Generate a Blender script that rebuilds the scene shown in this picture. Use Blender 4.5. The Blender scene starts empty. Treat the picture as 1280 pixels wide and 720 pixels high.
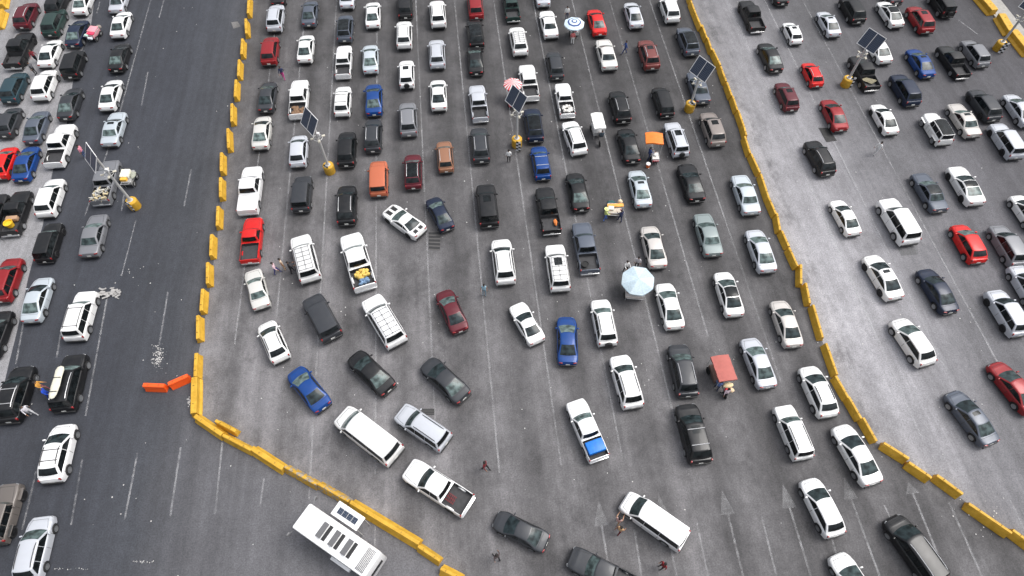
import bpy, bmesh, math, random
from mathutils import Vector, Matrix
R = math.radians
random.seed(7)
C = bpy.data.collections.new('place'); 
sc = bpy.context.scene; sc.collection.children.link(C)

# ------------------------------------------------------------ camera, sky, sun, exposure
H = 48.0; F = 800.0
TH = math.atan(1340/F)
cd = bpy.data.cameras.new('camera'); cam = bpy.data.objects.new('camera', cd); C.objects.link(cam)
cam.location = (0, 0, H); cam.rotation_euler = (math.pi/2-TH, 0, 0)
cd.sensor_width = 36; cd.lens = 36*F/1280; cd.clip_end = 6000
sc.camera = cam
w = bpy.data.worlds.new('World'); sc.world = w; w.use_nodes = True
nt = w.node_tree; bg = nt.nodes['Background']
sky = nt.nodes.new('ShaderNodeTexSky'); sky.sky_type = 'NISHITA'; sky.sun_disc = False
SE, SA = R(58), R(75)
sky.sun_elevation = SE; sky.sun_rotation = SA; sky.dust_density = 4; sky.air_density = 1; sky.ozone_density = 1
hs = nt.nodes.new('ShaderNodeHueSaturation'); hs.inputs['Saturation'].default_value = .28
nt.links.new(sky.outputs[0], hs.inputs['Color']); 
wt_ = nt.nodes.new('ShaderNodeTexCoord'); wx = nt.nodes.new('ShaderNodeSeparateXYZ'); nt.links.new(wt_.outputs['Generated'], wx.inputs[0])
wr_ = nt.nodes.new('ShaderNodeMapRange'); nt.links.new(wx.outputs[2], wr_.inputs['Value'])       # overcast: zenith brighter than horizon
for i_, v_ in zip(('From Min', 'From Max', 'To Min', 'To Max'), (0, 1, .45, 1.95)): wr_.inputs[i_].default_value = v_
wv_ = nt.nodes.new('ShaderNodeVectorMath'); wv_.operation = 'SCALE'; nt.links.new(hs.outputs[0], wv_.inputs[0]); nt.links.new(wr_.outputs[0], wv_.inputs['Scale'])
nt.links.new(wv_.outputs[0], bg.inputs[0])
bg.inputs[1].default_value = .15
sd = bpy.data.lights.new('sun', 'SUN'); so = bpy.data.objects.new('sun', sd); C.objects.link(so)
sd.energy = 1.3; sd.angle = R(32); sd.color = (1, .97, .93)
sdir = Vector((math.sin(SA)*math.cos(SE), math.cos(SA)*math.cos(SE), math.sin(SE)))
so.rotation_euler = sdir.to_track_quat('Z', 'Y').to_euler()
sc.view_settings.view_transform = 'Standard'; sc.view_settings.look = 'None'
sc.view_settings.gamma = 1; sc.view_settings.use_curve_mapping = False
sc.view_settings.exposure = .15

# ------------------------------------------------------------ survey of the place: image point of the photo -> metres on the ground
fw = Vector((0, math.cos(TH), -math.sin(TH))); rt = Vector((1, 0, 0)); dn = -rt.cross(fw)
def at(x, y, z=0.0):
    d = fw*F+rt*(x-640)+dn*(y-360); t = (z-H)/d.z
    return Vector((d.x*t, d.y*t, z))
LA = R(6.035)                                   # lanes run this much left of the camera heading
LN = Vector((math.cos(LA), math.sin(LA), 0)); LD = Vector((-math.sin(LA), math.cos(LA), 0))
def uv(u, v, z=0.0): return LN*u+LD*v+Vector((0, 0, z))
def u_of(p): return p.x*LN.x+p.y*LN.y
def v_of(p): return p.x*LD.x+p.y*LD.y

# ------------------------------------------------------------ materials
M = {}
def mat(name, col, rough=.6, metal=0, emit=None, coat=0, noise=.12, nscale=3.0, bump=0):
    if name in M: return M[name]
    m = bpy.data.materials.new(name); m.use_nodes = True; n = m.node_tree.nodes; l = m.node_tree.links
    b = n['Principled BSDF']; b.inputs['Roughness'].default_value = rough; b.inputs['Metallic'].default_value = metal
    b.inputs['Coat Weight'].default_value = coat; b.inputs['Coat Roughness'].default_value = .08
    tc = n.new('ShaderNodeTexCoord'); nz = n.new('ShaderNodeTexNoise'); nz.inputs['Scale'].default_value = nscale
    nz.inputs['Detail'].default_value = 5
    l.new(tc.outputs['Object'], nz.inputs['Vector'])
    mx = n.new('ShaderNodeMix'); mx.data_type = 'RGBA'
    mx.inputs['A'].default_value = tuple(c*(1-noise) for c in col[:3])+(1,)
    mx.inputs['B'].default_value = tuple(min(1, c*(1+noise)) for c in col[:3])+(1,)
    l.new(nz.outputs[0], mx.inputs['Factor']); l.new(mx.outputs['Result'], b.inputs['Base Color'])
    if bump:
        bp = n.new('ShaderNodeBump'); bp.inputs['Strength'].default_value = bump; bp.inputs['Distance'].default_value = .02
        l.new(nz.outputs[0], bp.inputs['Height']); l.new(bp.outputs[0], b.inputs['Normal'])
    M[name] = m; return m
def paint_mat():
    m = bpy.data.materials.new('car_paint'); m.use_nodes = True; n = m.node_tree.nodes; l = m.node_tree.links
    b = n['Principled BSDF']; oi = n.new('ShaderNodeObjectInfo')
    tc = n.new('ShaderNodeTexCoord'); nz = n.new('ShaderNodeTexNoise'); nz.inputs['Scale'].default_value = 2.2; nz.inputs['Detail'].default_value = 6
    ad = n.new('ShaderNodeVectorMath'); ad.operation = 'ADD'
    l.new(tc.outputs['Object'], ad.inputs[0]); l.new(oi.outputs['Location'], ad.inputs[1]); l.new(ad.outputs[0], nz.inputs['Vector'])
    rp = n.new('ShaderNodeValToRGB'); rp.color_ramp.elements[0].position = .42; rp.color_ramp.elements[1].position = .75
    rp.color_ramp.elements[0].color = (0, 0, 0, 1); rp.color_ramp.elements[1].color = (.05, .05, .05, 1)
    l.new(nz.outputs[0], rp.inputs[0])
    mx = n.new('ShaderNodeMix'); mx.data_type = 'RGBA'; mx.inputs['B'].default_value = (.19, .175, .155, 1)   # road dust
    l.new(rp.outputs[0], mx.inputs['Factor']); l.new(oi.outputs['Color'], mx.inputs['A'])
    # shut lines of doors, bonnet and boot: thin darker lines across the body (uv layer 'seam' carries position along car)
    l.new(mx.outputs['Result'], b.inputs['Base Color'])
    b.inputs['Roughness'].default_value = .34; b.inputs['Metallic'].default_value = .15
    b.inputs['Coat Weight'].default_value = .25; b.inputs['Coat Roughness'].default_value = .04; b.inputs['Specular IOR Level'].default_value = .35
    mr = n.new('ShaderNodeMapRange'); mr.inputs['To Min'].default_value = .26; mr.inputs['To Max'].default_value = .5
    l.new(nz.outputs[0], mr.inputs['Value']); l.new(mr.outputs[0], b.inputs['Roughness'])
    return m
PAINT = paint_mat()
def glass_mat(name, dark, light):
    m = bpy.data.materials.new(name); m.use_nodes = True; n = m.node_tree.nodes; l = m.node_tree.links
    b = n['Principled BSDF']; b.inputs['Roughness'].default_value = .10; b.inputs['Specular IOR Level'].default_value = .24
    oi = n.new('ShaderNodeObjectInfo'); mx = n.new('ShaderNodeMix'); mx.data_type = 'RGBA'
    pw = n.new('ShaderNodeMath'); pw.operation = 'POWER'; pw.inputs[1].default_value = 2.2; l.new(oi.outputs['Random'], pw.inputs[0]); l.new(pw.outputs[0], mx.inputs['Factor'])
    tc = n.new('ShaderNodeTexCoord'); nz = n.new('ShaderNodeTexNoise'); nz.inputs['Scale'].default_value = 2.4; nz.inputs['Detail'].default_value = 3
    l.new(tc.outputs['Object'], nz.inputs['Vector'])
    mr = n.new('ShaderNodeMapRange'); l.new(nz.outputs[0], mr.inputs['Value'])
    for i_, v_ in zip(('From Min', 'From Max', 'To Min', 'To Max'), (.35, .65, .45, 1.5)): mr.inputs[i_].default_value = v_
    vm = n.new('ShaderNodeVectorMath'); vm.operation = 'SCALE'; mx.inputs['A'].default_value = dark+(1,); mx.inputs['B'].default_value = light+(1,)
    l.new(mx.outputs['Result'], vm.inputs[0]); l.new(mr.outputs[0], vm.inputs['Scale']); l.new(vm.outputs[0], b.inputs['Base Color']); return m
GLASS = glass_mat('tinted_glass', (.006, .008, .009), (.022, .026, .028)); GLASSG = glass_mat('clear_glass', (.018, .027, .03), (.11, .15, .145))
BLACK = mat('black_plastic', (.018, .018, .019), .55)
SEAM = mat('panel_gap', (.03, .03, .03), .8)
TYRE = mat('tyre_rubber', (.02, .02, .021), .85)
RIM = mat('alloy_rim', (.42, .43, .44), .3, .8)
RIMD = mat('dark_rim', (.03, .03, .032), .35, .6)
LAMPR = mat('red_lens', (.26, .008, .010), .2, coat=.5)
LAMPW = mat('clear_lens', (.24, .25, .26), .12, .2, coat=.5)
PLATE = mat('licence_plate_white', (.72, .72, .68), .4)
CHROME = mat('chrome', (.6, .6, .6), .15, .9)
LINER = mat('bed_liner', (.04, .04, .043), .7, noise=.5, nscale=4)
SILV = mat('silver_rail', (.55, .55, .56), .35, .4)
WHT = mat('white_rack', (.72, .72, .72), .45)
YEL = mat('yellow_traffic_paint', (.62, .33, .012), .6, noise=.22, nscale=2.5, bump=.4)
CONC = mat('bare_concrete', (.32, .31, .29), .85, noise=.35, nscale=3, bump=.5)
CLOTHS = {}
def cloth(col):
    k = 'cloth_%02x%02x%02x' % tuple(int(c*255) for c in col)
    return mat(k, col, .85, noise=.25, nscale=6)

# ------------------------------------------------------------ mesh helpers
def link(name, me, parent=None, m=None, loc=None):
    o = bpy.data.objects.new(name, me); C.objects.link(o)
    if parent: o.parent = parent
    if m and me and not me.materials: me.materials.append(m)
    if loc is not None: o.location = loc
    return o
def finish(bm, name, mats, smooth=None):
    bmesh.ops.recalc_face_normals(bm, faces=bm.faces)
    me = bpy.data.meshes.new(name); bm.to_mesh(me); bm.free()
    for m in (mats if isinstance(mats, (list, tuple)) else [mats]): me.materials.append(m)
    if smooth:
        me.polygons.foreach_set('use_smooth', [True]*len(me.polygons)); me.set_sharp_from_angle(angle=R(smooth))
    return me
def box(bm, c, s, rz=0, mi=0, bev=0, rx=0, ry=0):
    r = bmesh.ops.create_cube(bm, size=1)
    mt = Matrix.Translation(c) @ Matrix.Rotation(rz, 4, 'Z') @ Matrix.Rotation(ry, 4, 'Y') @ Matrix.Rotation(rx, 4, 'X') @ Matrix.Diagonal((s[0], s[1], s[2], 1))
    bmesh.ops.transform(bm, matrix=mt, verts=r['verts'])
    fs = {f for v in r['verts'] for f in v.link_faces}
    for f in fs: f.material_index = mi
    if bev:
        es = {e for v in r['verts'] for e in v.link_edges}
        g = bmesh.ops.bevel(bm, geom=list(es), offset=bev, segments=2, affect='EDGES', profile=.5)
        for f in g['faces']: f.material_index = mi
def tube(bm, a, b, r0, r1=None, seg=10, mi=0):
    a = Vector(a); b = Vector(b); r1 = r0 if r1 is None else r1
    d = b-a; q = d.to_track_quat('Z', 'Y').to_matrix().to_4x4()
    g = bmesh.ops.create_cone(bm, cap_ends=True, segments=seg, radius1=r0, radius2=r1, depth=d.length)
    bmesh.ops.transform(bm, matrix=Matrix.Translation((a+b)/2) @ q, verts=g['verts'])
    for v in g['verts']:
        for f in v.link_faces: f.material_index = mi
def lathe(bm, prof, seg=24, c=(0, 0, 0), mi=0):
    rings = []
    for r, z in prof:
        rings.append([bm.verts.new((c[0]+r*math.cos(2*math.pi*i/seg), c[1]+r*math.sin(2*math.pi*i/seg), c[2]+z)) for i in range(seg)])
    for a, b in zip(rings, rings[1:]):
        for i in range(seg):
            f = bm.faces.new((a[i], a[(i+1) % seg], b[(i+1) % seg], b[i])); f.material_index = mi
    for rg in (rings[0], rings[-1]):
        try: f = bm.faces.new(rg); f.material_index = mi
        except ValueError: pass
def mesh1(name, mats, fn, smooth=None):
    bm = bmesh.new(); fn(bm); return finish(bm, name, mats, smooth)
def tag(o, label=None, cat=None, group=None, kind=None):
    if label: o['label'] = label
    if cat: o['category'] = cat
    if group: o['group'] = group
    if kind: o['kind'] = kind
    return o
def empty(name, loc, rz=0):
    o = bpy.data.objects.new(name, None); C.objects.link(o); o.location = loc; o.rotation_euler = (0, 0, rz); o.empty_display_size = .3
    return o

# ------------------------------------------------------------ pavement
def road_mat(name, base, cool=0, streak=.35, spot=.4, grad=None, oil=.0, crack=.3, fade=None):
    m = bpy.data.materials.new(name); m.use_nodes = True; n = m.node_tree.nodes; l = m.node_tree.links
    b = n['Principled BSDF']; b.inputs['Roughness'].default_value = .85
    geo = n.new('ShaderNodeNewGeometry')
    mp = n.new('ShaderNodeMapping'); mp.inputs['Rotation'].default_value = (0, 0, -LA); l.new(geo.outputs['Position'], mp.inputs['Vector'])
    def noise(sc3, detail=6, rough=.6, w=0):
        k = n.new('ShaderNodeMapping'); k.inputs['Scale'].default_value = sc3; k.inputs['Location'].default_value = (w, w*1.7, 0)
        l.new(mp.outputs[0], k.inputs['Vector'])
        z = n.new('ShaderNodeTexNoise'); z.inputs['Scale'].default_value = 1; z.inputs['Detail'].default_value = detail; z.inputs['Roughness'].default_value = rough
        l.new(k.outputs[0], z.inputs['Vector']); return z.outputs[0]
    def rng(s, a, b_, c, d):
        k = n.new('ShaderNodeMapRange'); l.new(s, k.inputs['Value'])
        for i, v in zip(('From Min', 'From Max', 'To Min', 'To Max'), (a, b_, c, d)): k.inputs[i].default_value = v
        return k.outputs[0]
    def mul(a, c):
        k = n.new('ShaderNodeMath'); k.operation = 'MULTIPLY'; l.new(a, k.inputs[0])
        if isinstance(c, (int, float)): k.inputs[1].default_value = c
        else: l.new(c, k.inputs[1])
        return k.outputs[0]
    f = rng(noise((.11, .018, 1), 5, .6), .3, .7, 1-streak, 1+streak)                    # tracks worn along the lanes
    f = mul(f, rng(noise((.35, .25, 1), 8, .7, 3), .3, .7, 1-spot*.45, 1+spot*.45))           # mottling
    f = mul(f, rng(noise((2.4, 1.6, 1), 6, .7, 9), .3, .7, .86, 1.14))
    f = mul(f, rng(noise((9, 9, 1), 4, .8, 5), .25, .75, .50, 1.50))                         # aggregate
    f = mul(f, rng(noise((.16, .10, 1), 9, .75, 21), .56, .70, 1, 1-spot*.55))                  # dark stains
    f = mul(f, rng(noise((1.1, .5, 1), 7, .8, 40), .62, .74, 1, 1-spot*.5))                   # small oil spots
    f = mul(f, rng(noise((1.1, .035, 1), 5, .6, 33), .32, .68, .84, 1.16))
    vo = n.new('ShaderNodeTexVoronoi'); vo.feature = 'DISTANCE_TO_EDGE'; vo.inputs['Scale'].default_value = .16
    ad = n.new('ShaderNodeVectorMath'); ad.operation = 'ADD'
    nz2 = n.new('ShaderNodeTexNoise'); nz2.inputs['Scale'].default_value = .7; nz2.inputs['Detail'].default_value = 5
    l.new(mp.outputs[0], nz2.inputs['Vector']); l.new(mp.outputs[0], ad.inputs[0]); l.new(nz2.outputs['Color'], ad.inputs[1]); l.new(ad.outputs[0], vo.inputs['Vector'])
    f = mul(f, rng(vo.outputs['Distance'], .0, .006, 1-crack*.6, 1))
    sx = n.new('ShaderNodeSeparateXYZ'); l.new(mp.outputs[0], sx.inputs[0])
    if oil:                                                                                 # dirty lane centres between the lines
        wv = n.new('ShaderNodeMath'); wv.operation = 'MULTIPLY_ADD'; l.new(sx.outputs[0], wv.inputs[0]); wv.inputs[1].default_value = 2*math.pi/4.6; wv.inputs[2].default_value = -.4*2*math.pi/4.6
        cs = n.new('ShaderNodeMath'); cs.operation = 'COSINE'; l.new(wv.outputs[0], cs.inputs[0])
        amt = rng(cs.outputs[0], -1, .4, 1-oil, 1)
        f = mul(f, amt)
        f = mul(f, rng(sx.outputs[1], 18, 46, 1.08, .66)); f = mul(f, rng(sx.outputs[1], 46, 72, 1, .68)); f = mul(f, rng(sx.outputs[0], -22, 24, 1.30, .74))
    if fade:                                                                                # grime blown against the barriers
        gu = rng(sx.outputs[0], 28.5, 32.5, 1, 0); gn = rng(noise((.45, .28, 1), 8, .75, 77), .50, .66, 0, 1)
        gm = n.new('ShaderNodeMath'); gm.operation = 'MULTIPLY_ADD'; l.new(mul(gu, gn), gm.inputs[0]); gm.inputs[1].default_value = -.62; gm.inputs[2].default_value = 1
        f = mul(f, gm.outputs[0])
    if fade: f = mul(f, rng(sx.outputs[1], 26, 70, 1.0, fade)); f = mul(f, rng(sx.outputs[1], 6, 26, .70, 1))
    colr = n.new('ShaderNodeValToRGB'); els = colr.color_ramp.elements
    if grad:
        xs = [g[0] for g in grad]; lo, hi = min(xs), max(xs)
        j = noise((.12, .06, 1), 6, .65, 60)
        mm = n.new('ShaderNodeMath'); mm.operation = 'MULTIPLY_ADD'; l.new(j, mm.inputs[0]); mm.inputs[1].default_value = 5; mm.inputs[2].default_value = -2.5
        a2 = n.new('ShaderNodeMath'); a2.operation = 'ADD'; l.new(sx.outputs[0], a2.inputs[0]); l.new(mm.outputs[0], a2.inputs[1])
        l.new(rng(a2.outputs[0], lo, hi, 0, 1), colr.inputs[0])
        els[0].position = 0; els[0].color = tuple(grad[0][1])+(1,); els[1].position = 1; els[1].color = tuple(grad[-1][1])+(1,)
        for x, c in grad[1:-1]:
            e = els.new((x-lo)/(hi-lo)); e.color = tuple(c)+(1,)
    else:
        els[0].color = els[1].color = tuple(base)+(1,)
    vm = n.new('ShaderNodeVectorMath'); vm.operation = 'SCALE'; l.new(colr.outputs[0], vm.inputs[0]); l.new(f, vm.inputs['Scale'])
    l.new(vm.outputs[0], b.inputs['Base Color'])
    bp = n.new('ShaderNodeBump'); bp.inputs['Strength'].default_value = .35; bp.inputs['Distance'].default_value = .01
    l.new(noise((25, 25, 25), 3, .7, 2), bp.inputs['Height']); l.new(bp.outputs[0], b.inputs['Normal'])
    return m
def sheet(name, pts, z, m):
    bm = bmesh.new(); bm.faces.new([bm.verts.new((p.x, p.y, z)) for p in pts])
    bmesh.ops.triangulate(bm, faces=bm.faces)
    me = finish(bm, name, m)
    for p in me.polygons:
        pass
    o = link(name, me); tag(o, kind='structure'); return o
A_C = (.121, .117, .121); A_L = (.033, .036, .045); A_B = (.27, .265, .28)
m_c = road_mat('asphalt_centre', A_C, streak=.24, spot=.9, oil=.34, crack=.14)
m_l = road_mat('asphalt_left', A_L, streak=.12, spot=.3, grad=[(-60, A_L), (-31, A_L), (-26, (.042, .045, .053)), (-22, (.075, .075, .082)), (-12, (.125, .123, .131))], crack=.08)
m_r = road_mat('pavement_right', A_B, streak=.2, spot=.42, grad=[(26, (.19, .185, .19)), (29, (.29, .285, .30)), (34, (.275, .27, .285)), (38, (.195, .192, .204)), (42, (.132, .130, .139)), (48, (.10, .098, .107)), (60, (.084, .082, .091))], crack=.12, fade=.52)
m_k = road_mat('concrete_apron', (.22, .218, .227), streak=.1, spot=.45, crack=.4)
sheet('ground', [Vector(p) for p in ((-2500, -2500, 0), (2500, -2500, 0), (2500, 2500, 0), (-2500, 2500, 0))], 0, road_mat('surrounding_ground', (.2, .19, .18), spot=.4))
sheet('centre_road', [uv(-45, -40), uv(110, -40), uv(110, 140), uv(-45, 140)], .004, m_c)
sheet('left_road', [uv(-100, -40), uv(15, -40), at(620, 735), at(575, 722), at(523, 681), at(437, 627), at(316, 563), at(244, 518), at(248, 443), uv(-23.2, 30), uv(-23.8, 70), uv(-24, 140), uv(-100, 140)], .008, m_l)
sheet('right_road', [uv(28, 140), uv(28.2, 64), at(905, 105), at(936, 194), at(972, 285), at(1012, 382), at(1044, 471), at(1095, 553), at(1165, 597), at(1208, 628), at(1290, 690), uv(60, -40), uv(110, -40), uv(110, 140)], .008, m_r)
ap = [at(120+2*math.sin(y*.07), y) for y in range(-60, 0, 20)]+[at(118-115*(y/490)+4*math.sin(y*.05)*(1-y/490), y) for y in range(0, 500, 35)]
sheet('concrete_apron', [uv(-43, 140)]+ap+[uv(-39, 16), uv(-100, 16), uv(-100, 140)], .012, m_k)
# worn painted lines
def line_mat(amax=.40):
    m = bpy.data.materials.new('worn_road_paint'); m.use_nodes = True; n = m.node_tree.nodes; l = m.node_tree.links
    b = n['Principled BSDF']; b.inputs['Base Color'].default_value = (.52, .52, .53, 1); b.inputs['Roughness'].default_value = .7
    geo = n.new('ShaderNodeNewGeometry'); nz = n.new('ShaderNodeTexNoise'); nz.inputs['Scale'].default_value = 2.2; nz.inputs['Detail'].default_value = 8; nz.inputs['Roughness'].default_value = .75
    l.new(geo.outputs['Position'], nz.inputs['Vector'])
    rp = n.new('ShaderNodeValToRGB'); rp.color_ramp.elements[0].position = .40; rp.color_ramp.elements[0].color = (.05, .05, .05, 1); rp.color_ramp.elements[1].position = .66; rp.color_ramp.elements[1].color = (amax, amax, amax, 1)
    nb = n.new('ShaderNodeTexNoise'); nb.inputs['Scale'].default_value = .12; l.new(geo.outputs['Position'], nb.inputs['Vector'])
    mm = n.new('ShaderNodeMath'); mm.operation = 'MULTIPLY_ADD'; l.new(nb.outputs[0], mm.inputs[0]); mm.inputs[1].default_value = .5; 
    l.new(nz.outputs[0], mm.inputs[2])
    m2 = n.new('ShaderNodeMath'); m2.operation = 'SUBTRACT'; l.new(mm.outputs[0], m2.inputs[0]); m2.inputs[1].default_value = .24
    l.new(m2.outputs[0], rp.inputs[0]); l.new(rp.outputs[0], b.inputs['Alpha'])
    return m
LINE = line_mat(); LINE2 = line_mat(.24)
segs = []
def L(u, v0, v1, wd=.14): segs.append((uv(u, v0), uv(u, v1), wd))
def P(x0, y0, x1, y1, wd=.14): segs.append((at(x0, y0), at(x1, y1), wd))
for u, v0 in ((.4, 12.6), (-4.2, 13.8), (-8.8, 13.4), (-13.6, 12.2), (-17.2, 27), (-20.45, 25.5), (5.05, 12.7), (9.7, 12.6), (14.35, 12.3), (18.8, 22), (23.55, 17.5), (32.8, 12.1), (37.2, 15), (41.7, 17)):
    L(u, v0, 105)
P(172, 566, 156, 649); P(226, 559, 213, 645); P(278, 553, 269, 642); P(103, 574, 89, 656); P(46, 587, 28, 662)
P(210, 365, 199, 432); P(134, 372, 107, 520); P(30, 400, 20, 455); P(76, 417, 71, 447); P(239, 212, 230, 259); P(136, 185, 106, 270)
P(194, -20, 150, 140); P(205, 0, 199, 22); P(185, 90, 177, 132); P(125, 2, 121, 17); P(156, 239, 152, 264); P(170, 275, 152, 345, .1)
P(793, 662, 802, 722); P(871, 654, 886, 724); P(952, 646, 971, 722); P(1036, 660, 1050, 710); P(1105, 631, 1116, 655)
P(838, 682, 846, 722); P(1186, 628, 1228, 722); P(1261, 622, 1290, 682, .1); P(325, 634, 330, 598); P(1198, 25, 1222, 43); P(469, 655, 468, 720, .12)
def arrow(xt, yt, xb, yb, xe, ye):
    t = at(xt, yt); b = at(xb, yb); e = at(xe, ye); d = (t-b).normalized(); s = Vector((d.y, -d.x, 0))
    return [t, b+s*.52, b-s*.52], (b, e, .15)
tris = []
for a in ((748, 625, 752, 657, 760, 704), (823, 618, 830, 648, 838, 684), (902, 612, 910, 643, 930, 725), (978, 604, 987, 635, 1015, 725), (1055, 597, 1064, 624, 1101, 725), (1135, 602, 1141, 617, 1175, 700)):
    t, s = arrow(*a); tris.append(t); segs.append(s)
bm = bmesh.new()
for a, b, wd in segs:
    d = (b-a).normalized(); s = Vector((d.y, -d.x, 0))*wd/2
    bm.faces.new([bm.verts.new((p.x, p.y, .017)) for p in (a-s, a+s, b+s, b-s)])
for t in tris: bm.faces.new([bm.verts.new((p.x, p.y, .017)) for p in t]).material_index = 1
o = link('lane_markings', finish(bm, 'lane_markings', [LINE, LINE2])); tag(o, kind='structure')

# ------------------------------------------------------------ vehicles
def lerp(a, b, t): return a+(b-a)*t
def interp(tab, x):
    if x <= tab[0][0]: return tab[0][1]
    for (a, va), (b, vb) in zip(tab, tab[1:]):
        if x <= b:
            t = (x-a)/(b-a); t = t*t*(3-2*t)*.5+t*.5; return lerp(va, vb, t)
    return tab[-1][1]
SP = {
 'sedan': dict(L=4.75, W=1.83, zs=[(-2.375, .72), (-2.28, .93), (-1.6, 1.0), (0, .93), (1.1, .93), (1.9, .80), (2.27, .67), (2.375, .52)], ws=(1.38, .93), rf=.34, rr=-.80, rg=(-1.76, 1.0), zr=1.46, wh=(1.42, -1.38), pil=[-.15], nose=.62, tail=.72),
 'saloon': dict(L=4.80, W=1.84, zs=[(-2.40, .75), (-2.33, .93), (-1.6, .97), (0, .92), (1.1, .93), (1.95, .84), (2.33, .74), (2.40, .55)], ws=(1.18, .93), rf=.34, rr=-.85, rg=(-1.45, .98), zr=1.43, wh=(1.5, -1.42), pil=[-.2], nose=.80, tail=.84),
 'coupe': dict(L=4.8, W=1.9, zs=[(-2.4, .78), (-2.32, 1.0), (-1.6, 1.03), (0, .93), (1.0, .93), (1.9, .84), (2.28, .72), (2.4, .55)], ws=(1.02, .93), rf=.05, rr=-.75, rg=(-1.72, 1.03), zr=1.36, wh=(1.45, -1.38), pil=[-.72], nose=.68, tail=.74),
 'hatch': dict(L=4.25, W=1.77, zs=[(-2.12, .75), (-2.03, .95), (-1.3, .99), (0, .95), (1.1, .95), (1.75, .84), (2.03, .70), (2.12, .52)], ws=(1.30, .95), rf=.38, rr=-1.35, rg=(-1.92, 1.0), zr=1.52, wh=(1.30, -1.28), pil=[-.05], nose=.62, tail=.74),
 'suv': dict(L=4.65, W=1.88, zs=[(-2.325, .80), (-2.25, 1.0), (-1.3, 1.08), (0, 1.04), (1.05, 1.05), (1.75, .97), (2.22, .82), (2.325, .6)], ws=(1.30, 1.05), rf=.44, rr=-1.72, rg=(-2.15, 1.06), zr=1.70, wh=(1.36, -1.32), pil=[-.05, -1.08], nose=.70, tail=.80),
 'boxy': dict(L=4.35, W=1.84, zs=[(-2.175, .85), (-2.1, 1.0), (-1.3, 1.05), (0, 1.04), (1.0, 1.05), (1.75, .99), (2.1, .88), (2.175, .6)], ws=(1.12, 1.05), rf=.72, rr=-1.95, rg=(-2.10, 1.04), zr=1.76, wh=(1.3, -1.28), pil=[-.02, -1.0], nose=.84, tail=.90),
 'bigsuv': dict(L=5.2, W=2.02, zs=[(-2.6, .85), (-2.52, 1.08), (-1.3, 1.14), (0, 1.12), (1.1, 1.13), (2.0, 1.08), (2.5, .96), (2.6, .65)], ws=(1.38, 1.13), rf=.64, rr=-2.25, rg=(-2.50, 1.12), zr=1.88, wh=(1.62, -1.45), pil=[.1, -1.0], nose=.82, tail=.90),
 'minivan': dict(L=5.05, W=1.98, zs=[(-2.525, .8), (-2.45, 1.0), (-1.3, 1.04), (0, 1.02), (1.4, 1.0), (2.0, .90), (2.43, .74), (2.525, .55)], ws=(1.72, .98), rf=.85, rr=-2.10, rg=(-2.40, 1.04), zr=1.74, wh=(1.56, -1.45), pil=[.25, -.95], nose=.66, tail=.84),
 'van': dict(L=5.75, W=2.02, zs=[(-2.875, .95), (-2.82, 1.12), (-1.3, 1.14), (0, 1.14), (1.7, 1.12), (2.3, 1.02), (2.78, .88), (2.875, .6)], ws=(2.05, 1.08), rf=1.28, rr=-2.62, rg=(-2.80, 1.14), zr=2.08, wh=(1.85, -1.6), pil=[.55, -.85], nose=.78, tail=.94),
 'pickup': dict(L=5.75, W=1.98, zs=[(-2.875, 1.02), (-2.85, 1.10), (-1.0, 1.12), (0, 1.10), (1.2, 1.12), (2.2, 1.06), (2.78, .92), (2.875, .65)], ws=(1.38, 1.12), rf=.62, rr=-.72, rg=(-.95, 1.12), zr=1.84, wh=(1.85, -1.72), pil=[.05], nose=.80, tail=.96, bed=(-2.80, -1.02)),
 'smallpickup': dict(L=5.2, W=1.82, zs=[(-2.6, .95), (-2.57, 1.02), (-1.0, 1.03), (0, 1.0), (1.1, 1.0), (1.9, .93), (2.5, .80), (2.6, .6)], ws=(1.1, 1.0), rf=.58, rr=-.35, rg=(-.62, 1.02), zr=1.62, wh=(1.6, -1.5), pil=[], nose=.82, tail=.96, bed=(-2.53, -.68)),
 'jeep': dict(L=4.3, W=1.72, zs=[(-2.15, .8), (-2.1, 1.12), (-1.0, 1.14), (0, 1.13), (.7, 1.14), (1.9, 1.10), (2.1, 1.0), (2.15, .7)], ws=(.72, 1.13), rf=.48, rr=-1.95, rg=(-2.06, 1.13), zr=1.80, wh=(1.3, -1.35), pil=[-.15, -1.05], nose=.72, tail=.96, flare=.16),
}
def plan(sp, y):
    Lh = sp['L']/2; W = sp['W']/2
    if y > 0: e, k = 1.05, sp['nose']*.94
    else: e, k = .6, sp['tail']
    t = (Lh-abs(y))/e
    if t >= 1: g = 1
    else: g = k+(1-k)*math.sqrt(max(0, 1-(1-t)**2.4))
    return W*g*(1-.018*(abs(y)/Lh)**2)
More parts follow.
